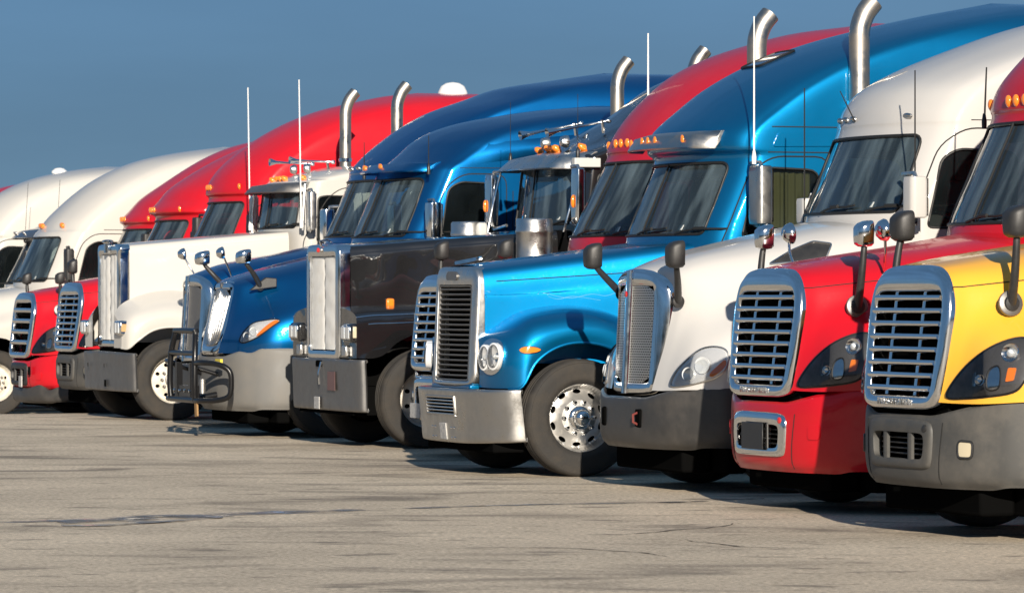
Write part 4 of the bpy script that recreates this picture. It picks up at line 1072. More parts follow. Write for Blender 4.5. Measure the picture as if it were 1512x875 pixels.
# ------------------------------------------------------------------ 4 cyan blue truck
def truck_4():
    R = root(4, 'semi_truck', 'cyan blue semi truck with tall slatted grille, aluminium bumper and bright front wheel')
    H = hood_box(1.86, 2.11, .575, .90, 2.12, zlow=1.0, r=.13, u0=.10)
    H.panel('hood', P_CYAN, R, ds=.25, dq=.2)
    for sv in (1, -1):
        MB().tube(H.on(H.find([(.80 + k * .25, 1.735 + .014 * k) for k in range(9)], 'wz', sv), .001), .005, 5).build('hood_seam', GAP, R)
    # grille
    uf = lambda v, z: -.03 + .04 * (z - .8) + .12 * v * v
    outer = [(0, 1.865), (.24, 1.865), (.44, 1.86), (.53, 1.81), (.565, 1.68), (.56, 1.3), (.555, 1.0), (.545, .86), (.48, .80), (.24, .79), (0, .79)]
    inner = [(0, 1.70), (.24, 1.70), (.42, 1.70), (.452, 1.68), (.46, 1.60), (.455, 1.3), (.45, 1.0), (.445, .88), (.43, .845), (.24, .84), (0, .84)]
    g = frame_loops(outer, inner, uf, .16, .008).build('grille', BRIGHT, R, smooth=60)
    i2 = [(v * .93, 1.27 + (z - 1.27) * .965) for v, z in inner]
    frame_loops(inner, i2, lambda v, z: uf(v, z) + .004, .06, .004).build('inner_frame', DULL, g, smooth=60)
    for k in range(18): slat('slat', uf, .885 + k * .0455, .425, .017, .05, DULL, g, du=.03)
    MB().box((.14, 0, 1.27), (.02, .95, .9)).build('radiator', VOID, R, smooth=0)
    MB().prism(rounded([(-.13, 1.745), (.13, 1.745), (.15, 1.79), (.10, 1.825), (-.10, 1.825), (-.15, 1.79)], .03, 4), lambda v, z: (uf(v, z) - .022, v, z), lambda v, z: (uf(v, z) + .01, v, z)).build('badge', DULL, g)
    MB().rows([[(.02 + a * .26, s_ * (.004 + .06 * (1 - abs(2 * a - .7)) * k), 1.885 + .05 * a + .03 * (1 - k)) for a in np.linspace(0, 1, 8)] for s_, k in ((-1, 1), (-1, .5), (1, 0), (1, .5), (1, 1))]).build('hood_ornament', CHROME, R)
    MB().box((.06, 0, .785), (.16, 1.05, .05)).build('nose_strip', P_CYAN, R, bevel=.015)
    # fenders with paired oval lamps
    net = [(.05, [(.55, 1.22), (.57, 1.20), (.59, 1.12), (.595, 1.0), (.595, .90), (.585, .79)]),
           (.08, [(.56, 1.26), (.68, 1.235), (.76, 1.14), (.79, 1.0), (.79, .90), (.78, .785)]),
           (.155, [(.57, 1.31), (.78, 1.28), (.92, 1.20), (.98, 1.05), (.985, .92), (.975, .785)]),
           (.27, [(.58, 1.39), (.84, 1.35), (1.01, 1.27), (1.09, 1.14), (1.105, .98), (1.10, .80)]),
           (.40, [(.60, 1.46), (.87, 1.42), (1.04, 1.35), (1.115, 1.25), (1.13, 1.15), (1.12, 1.02)]),
           (.60, [(.62, 1.51), (.88, 1.47), (1.05, 1.40), (1.12, 1.32), (1.135, 1.24), (1.12, 1.15)]),
           (.84, [(.65, 1.53), (.90, 1.49), (1.06, 1.42), (1.125, 1.34), (1.135, 1.27), (1.12, 1.19)]),
           (1.10, [(.68, 1.50), (.91, 1.46), (1.06, 1.39), (1.125, 1.31), (1.135, 1.23), (1.12, 1.14)]),
           (1.32, [(.71, 1.43), (.92, 1.38), (1.06, 1.29), (1.12, 1.20), (1.13, 1.10), (1.12, .98)]),
           (1.60, [(.74, 1.30), (.93, 1.22), (1.06, 1.12), (1.11, 1.02), (1.12, .92), (1.12, .80)])]
    for sv in (1, -1):
        F = fender_patch(net, sv); f = F.panel('fender', P_CYAN, R, ds=.2, dq=.25)
        lip = F.on([(x, F.n - 1) for x in np.linspace(2.2, 8.8, 40)], 0)
        MB().tube(lip, .012, 6).build('fender_lip', P_CYAN, f)
        bez = [(.73, 1.09), (.76, 1.175), (.86, 1.215), (.98, 1.215), (1.09, 1.18), (1.13, 1.09), (1.10, .98), (1.0, .915), (.88, .905), (.77, .94), (.73, 1.01)]
        q = F.find(spline(bez, 4), 'wz', 1)
        h = F.panel('headlight', CHROME, R, poly=q, off=.022, skirt=.03)
        n = Vector((-.86, sv * .5, .05)).normalized()
        for w, z, a, bz in ((.83, 1.055, .055, .10), (1.0, 1.065, .068, .105)):
            c = Vector(F.on(F.find([(w, z)], 'wz', 1), .024)[0]); e1 = n.cross(Vector((0, 0, 1))).normalized(); e2 = e1.cross(n)
            def ring(sc, d_): return [c + n * d_ + e1 * a * sc * math.cos(t) + e2 * bz * sc * math.sin(t) for t in np.linspace(0, 2 * math.pi, 28, endpoint=False)]
            MB().rows([ring(1.18, -.02), ring(1.16, .03), ring(1.0, .035), ring(.95, .02), ring(.5, -.0), ring(.05, -.005)], True, True).build('lamp_bowl', SILVER, h, smooth=50)
            MB().rows([ring(.22, 0), ring(.2, .02), ring(.05, .03)], True, True).build('bulb', BULB, h)
            MB().rows([ring(1.0, .034), ring(.8, .044), ring(.4, .05), ring(.03, .051)], True).build('lens', LENS, h)
        ts = F.find(spline([(1.34, 1.125), (1.40, 1.15), (1.50, 1.15), (1.56, 1.13), (1.50, 1.105), (1.40, 1.10)], 3), 'wz', 1)
        a = F.panel('side_marker', AMBER, R, poly=ts, off=.016, skirt=.02)
        MB().loop(F.on(ts, .006), .009, 5).build('marker_trim', CHROME, a)
    # bumper
    BP, b = sheet_bumper(R, [(-.12, 0), (-.12, .25), (-.12, .48), (-.105, .64), (-.06, .79), (.03, .96), (.13, 1.08), (.24, 1.14)], .285, .775, ALU, side_rise=.03, tilt=.05, hole=[(-.385, .535), (.385, .535), (.385, .70), (-.385, .70)])
    ufb = lambda v, z: -.135 + .05 * (.775 - z) / .49
    vo = [(0, .705), (.2, .705), (.37, .705), (.39, .70), (.395, .62), (.39, .535), (.37, .53), (.2, .53), (0, .53)]
    vi = [(0, .685), (.2, .685), (.35, .685), (.365, .68), (.37, .62), (.365, .555), (.35, .55), (.2, .55), (0, .55)]
    vt = frame_loops(vo, vi, ufb, .03, .004).build('bumper_vent', ALU, b)
    MB().box((-.03, 0, .617), (.012, .86, .26)).build('vent_void', VOID, vt, smooth=0)
    for k in range(4): slat('slat', ufb, .572 + k * .030, .362, .013, .02, BRIGHT, vt, du=.006, n=2)
    MB().box((-.085, 0, .385), (.012, .17, .15), Matrix.Rotation(rad(-6), 3, 'Y')).build('licence_plate', PLATE, b, bevel=.004)
    for v in (-.52, -.46, -.30, -.22, .22, .30, .46, .52):
        for z in (.33, .42, .74):
            if abs(v) < .42 and z > .5: continue
            MB().lathe([(.010, 0), (.008, .006), (0, .008)], (ufb(v, z) + .012 + (.02 if abs(v) > .4 else 0), v, z), (-1, 0, 0), 8).build('rivet', CHROME, b)
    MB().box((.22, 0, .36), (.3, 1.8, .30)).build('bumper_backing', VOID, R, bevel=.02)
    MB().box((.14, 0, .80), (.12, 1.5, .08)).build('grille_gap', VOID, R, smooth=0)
    # flourish painted on the hood side
    for pts in ([(1.18, 1.60), (1.30, 1.63), (1.45, 1.60), (1.6, 1.585), (1.8, 1.62), (1.95, 1.605), (2.05, 1.63)], [(1.35, 1.60), (1.45, 1.575), (1.60, 1.60), (1.75, 1.585), (1.9, 1.565)], [(1.22, 1.615), (1.28, 1.655), (1.36, 1.64), (1.34, 1.61)]):
        MB().tube(H.on(H.find(spline(pts, 5, False), 'wz', 1), -.0015), .0028, 5).build('pinstripe', mat('pale_blue_stripe', (.03, .26, .40), .4), R)
    # cab
    zc, zt, ub, ut, ue = 2.13, 2.84, 1.84, 2.13, 6.3
    roof = [(2.06, 2.94), (2.10, 3.12), (2.30, 3.30), (2.60, 3.53), (3.22, 3.86), (3.91, 4.06), (4.6, 4.22), (5.4, 4.37)]
    P = cab_patch(zc, zt, ub, ut, roof, ue, hw=1.14, b0=.46, br=.7, pow1=7.0)
    cab(R, 4, P, P_CYAN, zc, zt, ub, ut, ue, wsw=(.93, .92), curtain=True, win=[(2.36, 2.13), (3.10, 2.11), (3.12, 2.74), (2.62, 2.76), (2.50, 2.68)], dooru=(2.16, 3.22))
    visor(R, P, 2.93, 3.10, .88, ALU, fwd=.20, drop=-.02, lights=(-.72, -.16, 0, .16, .62), lsize=(.075, .095, .018))
    for pts in ([(2.66 + .12 * k, 3.13 - .0 * k) for k in range(8)], [(2.62 + .2 * k, 2.90) for k in range(5)]): seam_uz(P, R, pts, r=.006)
    qb = P.find(dens(rounded([(2.66, 2.95), (3.36, 2.96), (3.36, 3.09), (2.72, 3.08)], .03, 3), .08), 'uz', 1)
    P.panel('side_trim', P_CYAN, R, poly=qb, off=.014, skirt=.015)
    # roof skylight recess
    sk = P.find(dens(rounded([(-.33, 3.72), (.20, 3.72), (.20, 3.87), (-.33, 3.87)], .05, 3), .1), 'vz')
    s1 = P.panel('roof_hatch', mat('smoked_glass', (.01, .02, .05), .12, coat=1), R, poly=sk, off=.012, skirt=.015)
    MB().loop(P.on(sk, .01), .012, 5).build('hatch_seal', SEAL, s1)
    for sv in (1, -1):
        stack(R, 3.50, sv * 1.18, 1.2, 4.27 if sv > 0 else 4.30, .095)
        if sv > 0:
            door_mirror(R, 2.42, sv * 1.42, 2.24, 2.77, .26, ALU, .15)
            antenna(R, (2.36, sv * 1.42, 2.80), (2.36, sv * 1.42, 4.10), ROD_W, .009)
    MB().box((3.5, 1.08, 3.05), (.14, .24, .05)).build('stack_bracket', DULL, R, bevel=.01)
    MB().box((2.28, .30, 2.19), (.16, .36, .012), Matrix.Rotation(rad(14), 3, 'X')).build('dash_paper', PAPER, R)
    chassis(R, .82, 'alloy')
truck_4()

# ------------------------------------------------------------------ 5 red truck half hidden behind the cyan one
def truck_5():
    R = root(5, 'semi_truck', 'red semi truck mostly hidden behind the cyan blue truck, its chrome slatted grille showing')
    aero_front(R, P_RED5, CHROME, CHROME, fog=False, plate=False, bot=.36)
    MB().box((-.075, -.34, .46), (.012, .30, .15)).build('licence_plate', PLATE, R, bevel=.004)
    for sv in (1, -1):
        hood_mirror(R, (.42, sv * .84, 1.58), (.42, sv * .95, 2.02), (.18, .19, .12), BLACK, BLACK)
    roof = [(1.98, 3.07), (2.06, 3.25), (2.20, 3.44), (2.53, 3.77), (2.90, 3.98), (3.35, 4.14), (3.95, 4.29), (4.8, 4.40)]
    P = aero_cab(R, 5, P_RED5, zc=2.17, zt=2.97, ub=1.56, ut=1.97, roof=roof, win=[(2.2, 2.15), (3.0, 2.13), (3.02, 2.85), (2.5, 2.87), (2.34, 2.77)])
    roof_markers(R, P, 3.13, (-.80, -.16, 0, .16, .80), (.075, .10, .03))
    antenna(R, (2.49, -.50, 3.40), (2.49, -.50, 4.28), ROD_W, .011)
    antenna(R, (2.40, -.15, 3.50), (2.44, -.15, 3.66), ROD_B, .02, False)
    door_mirror(R, 2.05, 1.38, 2.2, 2.7, .22, BLACK)
    chassis(R, 1.05)
truck_5()

# ------------------------------------------------------------------ 6 black long-nose truck
def shell_d(R, top, cover, n_panels=2, quilt=0, wv=.565, coverm=WHITEV):
    outer = [(0, top), (.25, top), (.48, top - .005), (.55, top - .05), (wv, top - .2), (wv, (top + .93) / 2), (wv, 1.12), (.555, .97), (.50, .925), (.25, .92), (0, .92)]
    iw = wv - .105
    inner = [(0, top - .13), (.25, top - .13), (iw - .04, top - .13), (iw, top - .16), (iw, top - .28), (iw, (top + .93) / 2), (iw, 1.16), (iw, 1.06), (iw - .04, 1.02), (.25, 1.02), (0, 1.02)]
    uf = lambda v, z: 0.0
    g = frame_loops(outer, inner, uf, .14, .008).build('grille', CHROME, R, smooth=60)
    zt_, zb_ = top - .135, 1.03
    for sv in (-1, 1):
        rows = []
        for z in np.linspace(zb_, zt_, 22):
            row = []
            for t in np.linspace(0, 1, 19):
                bulge = .016 * math.sin(math.pi * t) ** .5 * (1 if not quilt else .6 + .6 * abs(math.sin(t * math.pi * quilt)))
                bulge += .003 * math.sin(z * 23 + t * 5) + .002 * math.sin(z * 41 + sv)
                row.append((.03 - bulge, sv * (.006 + t * (iw - .008)), z))
            rows.append(row)
        MB().rows(rows).build('winter_front', coverm, g, smooth=80)
    MB().box((.06, 0, (zt_ + zb_) / 2), (.02, 2 * iw, zt_ - zb_)).build('radiator', VOID, R, smooth=0)
    return g
def truck_6():
    R = root(6, 'semi_truck', 'black long-nose semi truck with white grille cover and chrome visor')
    H = hood_box(2.13, 2.30, .565, .86, 2.36, zlow=1.0, r=.07, u0=.13); H.panel('hood', P_BLACK, R, ds=.25, dq=.2)
    g = shell_d(R, 2.15, True)
    for v in (-.12, .0): MB().lathe([(.0, .02), (.02, .016), (.028, 0)], (-.008, v, 2.09), (-1, 0, 0), 14).build('badge', REDL if v else BRIGHT, g)
    MB().tube([(-.01, 0, 2.13), (-.03, 0, 2.18), (.05, 0, 2.20), (.10, 0, 2.17)], .016, 8).build('hood_ornament', CHROME, R)
    net = []
    for u, dz, zb in ((.02, -.02, .95), (.2, 0, .95), (.33, .005, .99), (.5, .01, 1.13), (.80, .02, 1.22), (1.1, .0, 1.14), (1.35, -.08, .96), (1.65, -.22, .85)):
        net.append((u, [(.56, 1.50 + dz), (.82, 1.475 + dz), (1.02, 1.44 + dz), (1.10, 1.395 + dz), (1.125, 1.32 + dz), (1.13, 1.20 + dz * .5), (1.12, zb)]))
    for sv in (1, -1):
        F = fender_patch(net, sv); f = F.panel('fender', P_BLACK, R, ds=.2, dq=.25)
        cap = F.on([(0, q) for q in np.linspace(0, F.n - 1, 24)], 0) + [(.02, sv * .56, .95)]
        MB().add(cap, [tuple(range(len(cap)))]).build('fender_face', P_BLACK, f, smooth=0)
        MB().tube(F.on([(x, 3.0) for x in np.linspace(0, 6, 30)], .002), .009, 6).build('chrome_trim', CHROME, f)
        MB().tube(F.on([(x, 4.1) for x in np.linspace(.7, 5, 30)], .001), .007, 6).build('chrome_trim', CHROME, f)
        hb = MB().box((.06, sv * .93, 1.21), (.18, .32, .20)).build('headlight', P_BLACK, R, bevel=.025)
        for k in (-1, 1):
            MB().box((-.035, sv * .93 + k * .075, 1.215), (.02, .135, .145)).build('lamp_bezel', CHROME, hb, bevel=.01)
            MB().box((-.048, sv * .93 + k * .075, 1.215), (.008, .115, .12)).build('lamp_lens', BULB, hb, bevel=.015)
        MB().box((.05, sv * 1.10, 1.22), (.13, .02, .12)).build('side_lamp', FOG, hb, bevel=.008)
        MB().box((.0, sv * .80, 1.02), (.05, .14, .12)).build('turn_signal', BRIGHT, R, bevel=.015)
        c = H.on(H.find([(1.12, 1.52)], 'wz', sv), .0)[0]
        mk = MB().box((c[0] + .05, c[1] + sv * .03, 1.52), (.09, .05, .11)).build('side_marker', AMBER, R, bevel=.02)
        ac = MB().lathe([(.0, .0), (.16, .0), (.195, .02), (.195, .10), (.20, .11), (.20, .135), (.195, .145), (.195, .44), (.20, .45), (.20, .475), (.195, .485), (.195, .58), (.18, .60), (.0, .605)], (2.0 + .05 * (sv < 0), sv * 1.12, 1.80 + .02), (0, 0, 1), 32).build('air_cleaner', BRIGHT, R, smooth=40)
        MB().box((2.0, sv * 1.0, 1.9), (.1, .2, .5)).build('cleaner_bracket', DULL, R)
        dm = door_mirror(R, 2.40, sv * 1.36, 2.36, 2.95, .20, CHROME, .10)
        marker(dm, (2.345, sv * 1.38, 2.60), (.05, .14, .03), AMBER, (-1, 0, 0))
        MB().tube([(2.30, sv * 1.20, 2.28), (2.38, sv * 1.24, 2.6), (2.46, sv * 1.20, 2.98)], .014, 8).build('mirror_bracket', CHROME, R)
        stack(R, 3.82, sv * 1.12, 1.2, 4.24, .078)
        horn(R, (3.12, sv * .42 + .05, 3.50), .75, nz=-.2)
        antenna(R, (2.52, sv * 1.05, 3.08), (2.52, sv * 1.05, 3.75), ROD_B, .004)
        MB().box((2.14, sv * .93, 2.33), (.12, .08, .16)).build('cowl_lamp', mat('pale_plastic', (.5, .5, .48), .5), R, bevel=.03)
    BP, b = sheet_bumper(R, [(-.02, 0), (-.02, .3), (-.02, .6), (-.015, .9), (.0, 1.08), (.03, 1.18), (.08, 1.22)], .385, .935, DULL, tilt=.02)
    MB().box((-.03, -.10, .46), (.012, .18, .13)).build('licence_plate', PLATE, b, bevel=.004)
    MB().box((-.025, -.04, .88), (.03, .18, .07)).build('tow_slot', VOID, b, bevel=.02)
    MB().box((-.028, .40, .70), (.006, .26, .20)).build('painted_reflection', mat('reflection_red', (.14, .075, .07), .5), b, bevel=.01)  # dull red panel painted in for a reddish reflection on the bumper
    MB().tube([(-.03, .05, .9), (-.06, .05, .78), (-.05, .05, .66)], .012, 6).build('tow_pin', CHROME, b)
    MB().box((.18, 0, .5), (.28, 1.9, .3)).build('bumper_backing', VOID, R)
    zc, zt, ub, ut, ue = 2.34, 3.01, 2.36, 2.44, 5.2
    roof = [(2.48, 3.10), (2.75, 3.22), (3.29, 3.50), (3.77, 3.86), (4.05, 4.00), (4.4, 4.09), (4.7, 4.13)]
    P = cab_patch(zc, zt, ub, ut, roof, ue, hw=1.02, b0=.30, pow1=3.5)
    cab(R, 6, P, P_BLACK, zc, zt, ub, ut, ue, wsw=(.84, .82), hw=1.02, win=[(2.74, 2.34), (3.22, 2.34), (3.24, 2.92), (2.90, 2.92), (2.76, 2.90)], dooru=(2.52, 3.34))
    visor(R, P, 3.03, 3.14, .96, BRIGHT, fwd=.30, drop=.06)
    roof_markers(R, P, 3.185, (-.66, -.12, 0.0, .12, .66), (.09, .09, .09))
    for v in (-.30, .30): MB().lathe([(0, -.06), (.05, -.05), (.07, 0), (.065, .03), (0, .035)], (2.66, v, 3.27), (1, 0, 0), 18).build('roof_lamp', BRIGHT, R)
    MB().box((2.62, 1.04, 3.02), (.30, .10, .10)).build('grab_plate', mat('pale_plastic', (.5, .5, .48), .5), R, bevel=.01)
    chassis(R, .80, 'steel', near=True)
truck_6()

# ------------------------------------------------------------------ 7 blue truck with push guard
def truck_7():
    R = root(7, 'semi_truck', 'royal blue semi truck with black push guard and vertical-bar chrome grille')
    H = hood_e(); H.panel('hood', P_BLUE, R, ds=.2, dq=.2)
    uf = lambda v, z: -.07 + .19 * (z - .93) / .83 + .2 * v * v
    outer = [(0, 1.765), (.18, 1.765), (.33, 1.755), (.415, 1.69), (.42, 1.55), (.40, 1.3), (.375, 1.1), (.35, .98), (.28, .93), (.15, .925), (0, .925)]
    inner = [(0, 1.665), (.15, 1.665), (.28, 1.66), (.325, 1.62), (.33, 1.52), (.32, 1.3), (.30, 1.17), (.28, 1.08), (.24, 1.055), (.14, 1.05), (0, 1.05)]
    g = frame_loops(outer, inner, uf, .12, .012).build('grille', CHROME, R, smooth=70)
    for k in range(9):
        t = (k - 4) / 4.4
        vbar('grille_bar', uf, lambda z, t=t: t * half_w(inner, z), 1.04, 1.68, .034, .04, BRIGHT, g, du=.0)
    MB().lathe([(0, .01), (.03, .008), (.035, 0)], (uf(0, 1.71) - .012, 0, 1.715), (-1, 0, 0), 14).build('badge', DULL, g)
    MB().box((.12, 0, 1.35), (.02, .72, .7)).build('radiator', VOID, R, smooth=0)
    poly = [(.84, 1.10), (.92, 1.20), (1.08, 1.29), (1.28, 1.32), (1.48, 1.335), (1.55, 1.31), (1.42, 1.24), (1.25, 1.15), (1.05, 1.09), (.92, 1.07)]
    for sv in (1, -1):
        q = H.find(spline(poly, 4), 'wz', sv)
        h = H.panel('headlight', SILVER, R, poly=q, off=.004, ds=.2, dq=.2)
        MB().loop(H.on(q, .005), .007, 5).build('lamp_seal', SEAL, h)
        n = Vector((-.8, sv * .6, .1)).normalized()
        for w, z, r in ((1.0, 1.15, .04), (1.13, 1.20, .05)):
            c = H.on(H.find([(w, z)], 'wz', sv), .004)[0]
            MB().lathe([(.0, .002), (.02, .003), (r * .8, .016), (r, .02), (r, 0)], c, n, 18).build('main_beam', BULB, h)
        H.panel('turn_signal', AMBER, h, poly=H.find(spline([(1.20, 1.145), (1.31, 1.185), (1.44, 1.255), (1.535, 1.31), (1.47, 1.318), (1.36, 1.265), (1.23, 1.18)], 4), 'wz', sv), off=.014, skirt=.01)
        H.panel('lamp_cover', LENS, h, poly=q, off=.026, ds=.2, dq=.2)
        hood_mirror(R, (.34, sv * .72, 1.71), (.12, sv * .84, 2.0), (.19, .16, .15), BLACK, CHROME, pad=False)
        MB().prism([(.22, 1.66), (.52, 1.70), (.52, 1.80), (.40, 1.81)], lambda a, z: (a, sv * (.66 + .18 * (a - .2)), z), lambda a, z: (a, sv * (.72 + .22 * (a - .2)), z)).build('mirror_base', BLACK, R, bevel=.01)
    plan_save = None
    BP, b = bumper_a(R, GREYL, top=.915, bot=.30, topside=.99)
    MB().box((.32, 0, .28), (.26, 1.5, .24)).box((.56, 0, .28), (.2, 2.0, .24)).build('shade_flap', VOID, R, bevel=.03)  # added black flap, keeps the tyres under the bumper dark
    # push guard
    gd = MB()
    hp = [(-.36, -.50, .42), (-.37, -.52, .62), (-.36, -.50, .95), (-.33, -.42, 1.17), (-.33, -.38, 1.20), (-.33, .38, 1.20), (-.33, .42, 1.17), (-.36, .50, .95), (-.37, .52, .62), (-.36, .50, .42)]
    gd.tube(spline(hp, 4, False), .034, 12); gd.tube([(-.36, -.50, .95), (-.36, .50, .95)], .032, 12)
    for sv in (1, -1):
        gd.tube(spline([(-.36, sv * .50, .84), (-.34, sv * .75, .85), (-.22, sv * .98, .83), (-.12, sv * 1.06, .76), (-.10, sv * 1.07, .62), (-.12, sv * 1.05, .48), (-.22, sv * .95, .43), (-.34, sv * .7, .42), (-.36, sv * .48, .42)], 5, False), .032, 12)
        gd.tube([(-.34, sv * .28, .42), (.1, sv * .30, .50)], .04, 8)
        gd.box((-.33, sv * .28, .62), (.07, .07, .44)); gd.tube([(-.34, sv * .28, .80), (-.02, sv * .34, .70)], .025, 8)
    gd.tube([(-.36, -.5, .42), (-.36, .5, .42)], .034, 12)
    gd.box((-.30, 0, .50), (.10, .62, .16))
    go = gd.build('push_guard', SATIN, R, smooth=50)
    for v in (-.34, -.12, .10, .3): MB().lathe([(0, .02), (.018, .018), (.02, 0)], (-.36, v, .52), (-1, 0, 0), 8).build('guard_bolt', CHROME, go)
    MB().lathe([(0, 0), (.035, 0), (.035, .16), (0, .16)], (-.30, .60, .50), (0, 0, 1), 14).build('guard_strut', BRIGHT, go)
    MB().box((-.16, .78, .865), (.03, .20, .05)).build('warning_tag', YTAG, go)
    MB().box((-.36, .56, .32), (.02, .09, .16), Matrix.Rotation(rad(8), 3, 'X')).build('hanging_strap', BROWN, go)
    # cab
    zc, zt, ub, ut, ue = 2.25, 2.97, 1.76, 2.06, 5.6
    roof = [(2.12, 3.07), (2.26, 3.19), (2.56, 3.46), (2.85, 3.57), (3.15, 3.65), (3.82, 3.76), (4.67, 3.84)]
    P = cab_patch(zc, zt, ub, ut, roof, ue, b0=.46, pow1=4.0, pow2=2.6)
    cab(R, 7, P, P_BLUE, zc, zt, ub, ut, ue, wsw=(.93, .90), win=[(2.36, 2.22), (3.04, 2.22), (3.06, 2.88), (2.60, 2.90), (2.46, 2.82)], dooru=(2.14, 3.16))
    seam_uz(P, R, [(2.6 + k * .3, 3.06) for k in range(9)], r=.005); seam_uz(P, R, [(3.24, 1.2 + k * .2) for k in range(9)], r=.005)
    visor(R, P, 3.03, 3.13, .93, P_BLUE, fwd=.22, drop=.0, lights=(-.62, -.50, .22), lsize=(.12, .08, .03))
    # stepped side fairing above the door
    for sv in (1, -1):
        rows = []
        for k, t in enumerate(np.linspace(0, 1, 14)):
            u = 2.75 + 2.7 * t; zz = 3.22 + .22 * math.sin(t * 1.4); b_ = .055 * min(1, t * 3)
            base = [Vector(p) for p in P.on(P.find([(u, zz - .12), (u, zz - .04), (u, zz + .03), (u, zz + .10)], 'uz', sv), 0)]
            base[1].y += sv * b_; base[2].y += sv * b_ * .9; rows.append([tuple(p) for p in base])
        MB().rows(rows).build('side_fairing', P_BLUE, R, smooth=80)
        if sv > 0: door_mirror(R, 2.20, sv * 1.34, 2.26, 2.66, .20, CHROME, .16)
        antenna(R, (2.20, sv * 1.18, 3.0), (2.20, sv * 1.18, 3.42), ROD_B, .007)
    chassis(R, 1.05, 'steel')
truck_7()

# ------------------------------------------------------------------ 8 blue truck behind it
def truck_8():
    R = root(8, 'semi_truck', 'blue high-roofed semi truck with dark mesh grille, directly behind the push-guard truck')
    H = hood_v(cz=2.28, top=1.86); H.panel('hood', P_BLUE8, R, ds=.2, dq=.2)
    grille_v(R, meshm=mat('dark_mesh', (.16, .155, .15), .5, .6, bump=.3, bscale=120), top=1.86)
    for sv in (1, -1): hood_mirror(R, (.42, sv * .70, 1.72), (.22, sv * .86, 2.12), (.15, .22, .10), CHROME, CHROME, pad=False, style='round')
    bumper_a(R, GREYD, top=.775, bot=.35, topside=.86)
    for sv in (1, -1):
        q = H.find(spline([(.83, .875), (1.02, 1.07), (1.22, 1.17), (1.55, 1.15), (1.44, .945), (1.0, .87)], 5), 'wz', sv)
        H.panel('headlight', REFL, R, poly=q, off=.006)
    roof = [(2.22, 3.15), (2.32, 3.28), (2.68, 3.60), (3.22, 3.90), (4.12, 4.21), (5.21, 4.38), (5.5, 4.42)]
    P = cab_patch(2.30, 3.05, 1.88, 2.20, roof, 6.7, b0=.46, pow1=7.0, br=.7)
    cab(R, 8, P, P_BLUE8, 2.30, 3.05, 1.88, 2.20, 6.7, split=True)
    roof_markers(R, P, 3.18, (-.55, -.40, 0, .4, .55), (.10, .05, .04), ALU)
    for sv in (1, -1): door_mirror(R, 2.25, sv * 1.36, 2.3, 2.7, .20, CHROME, .15)
    chassis(R, 1.05, 'steel')
truck_8()

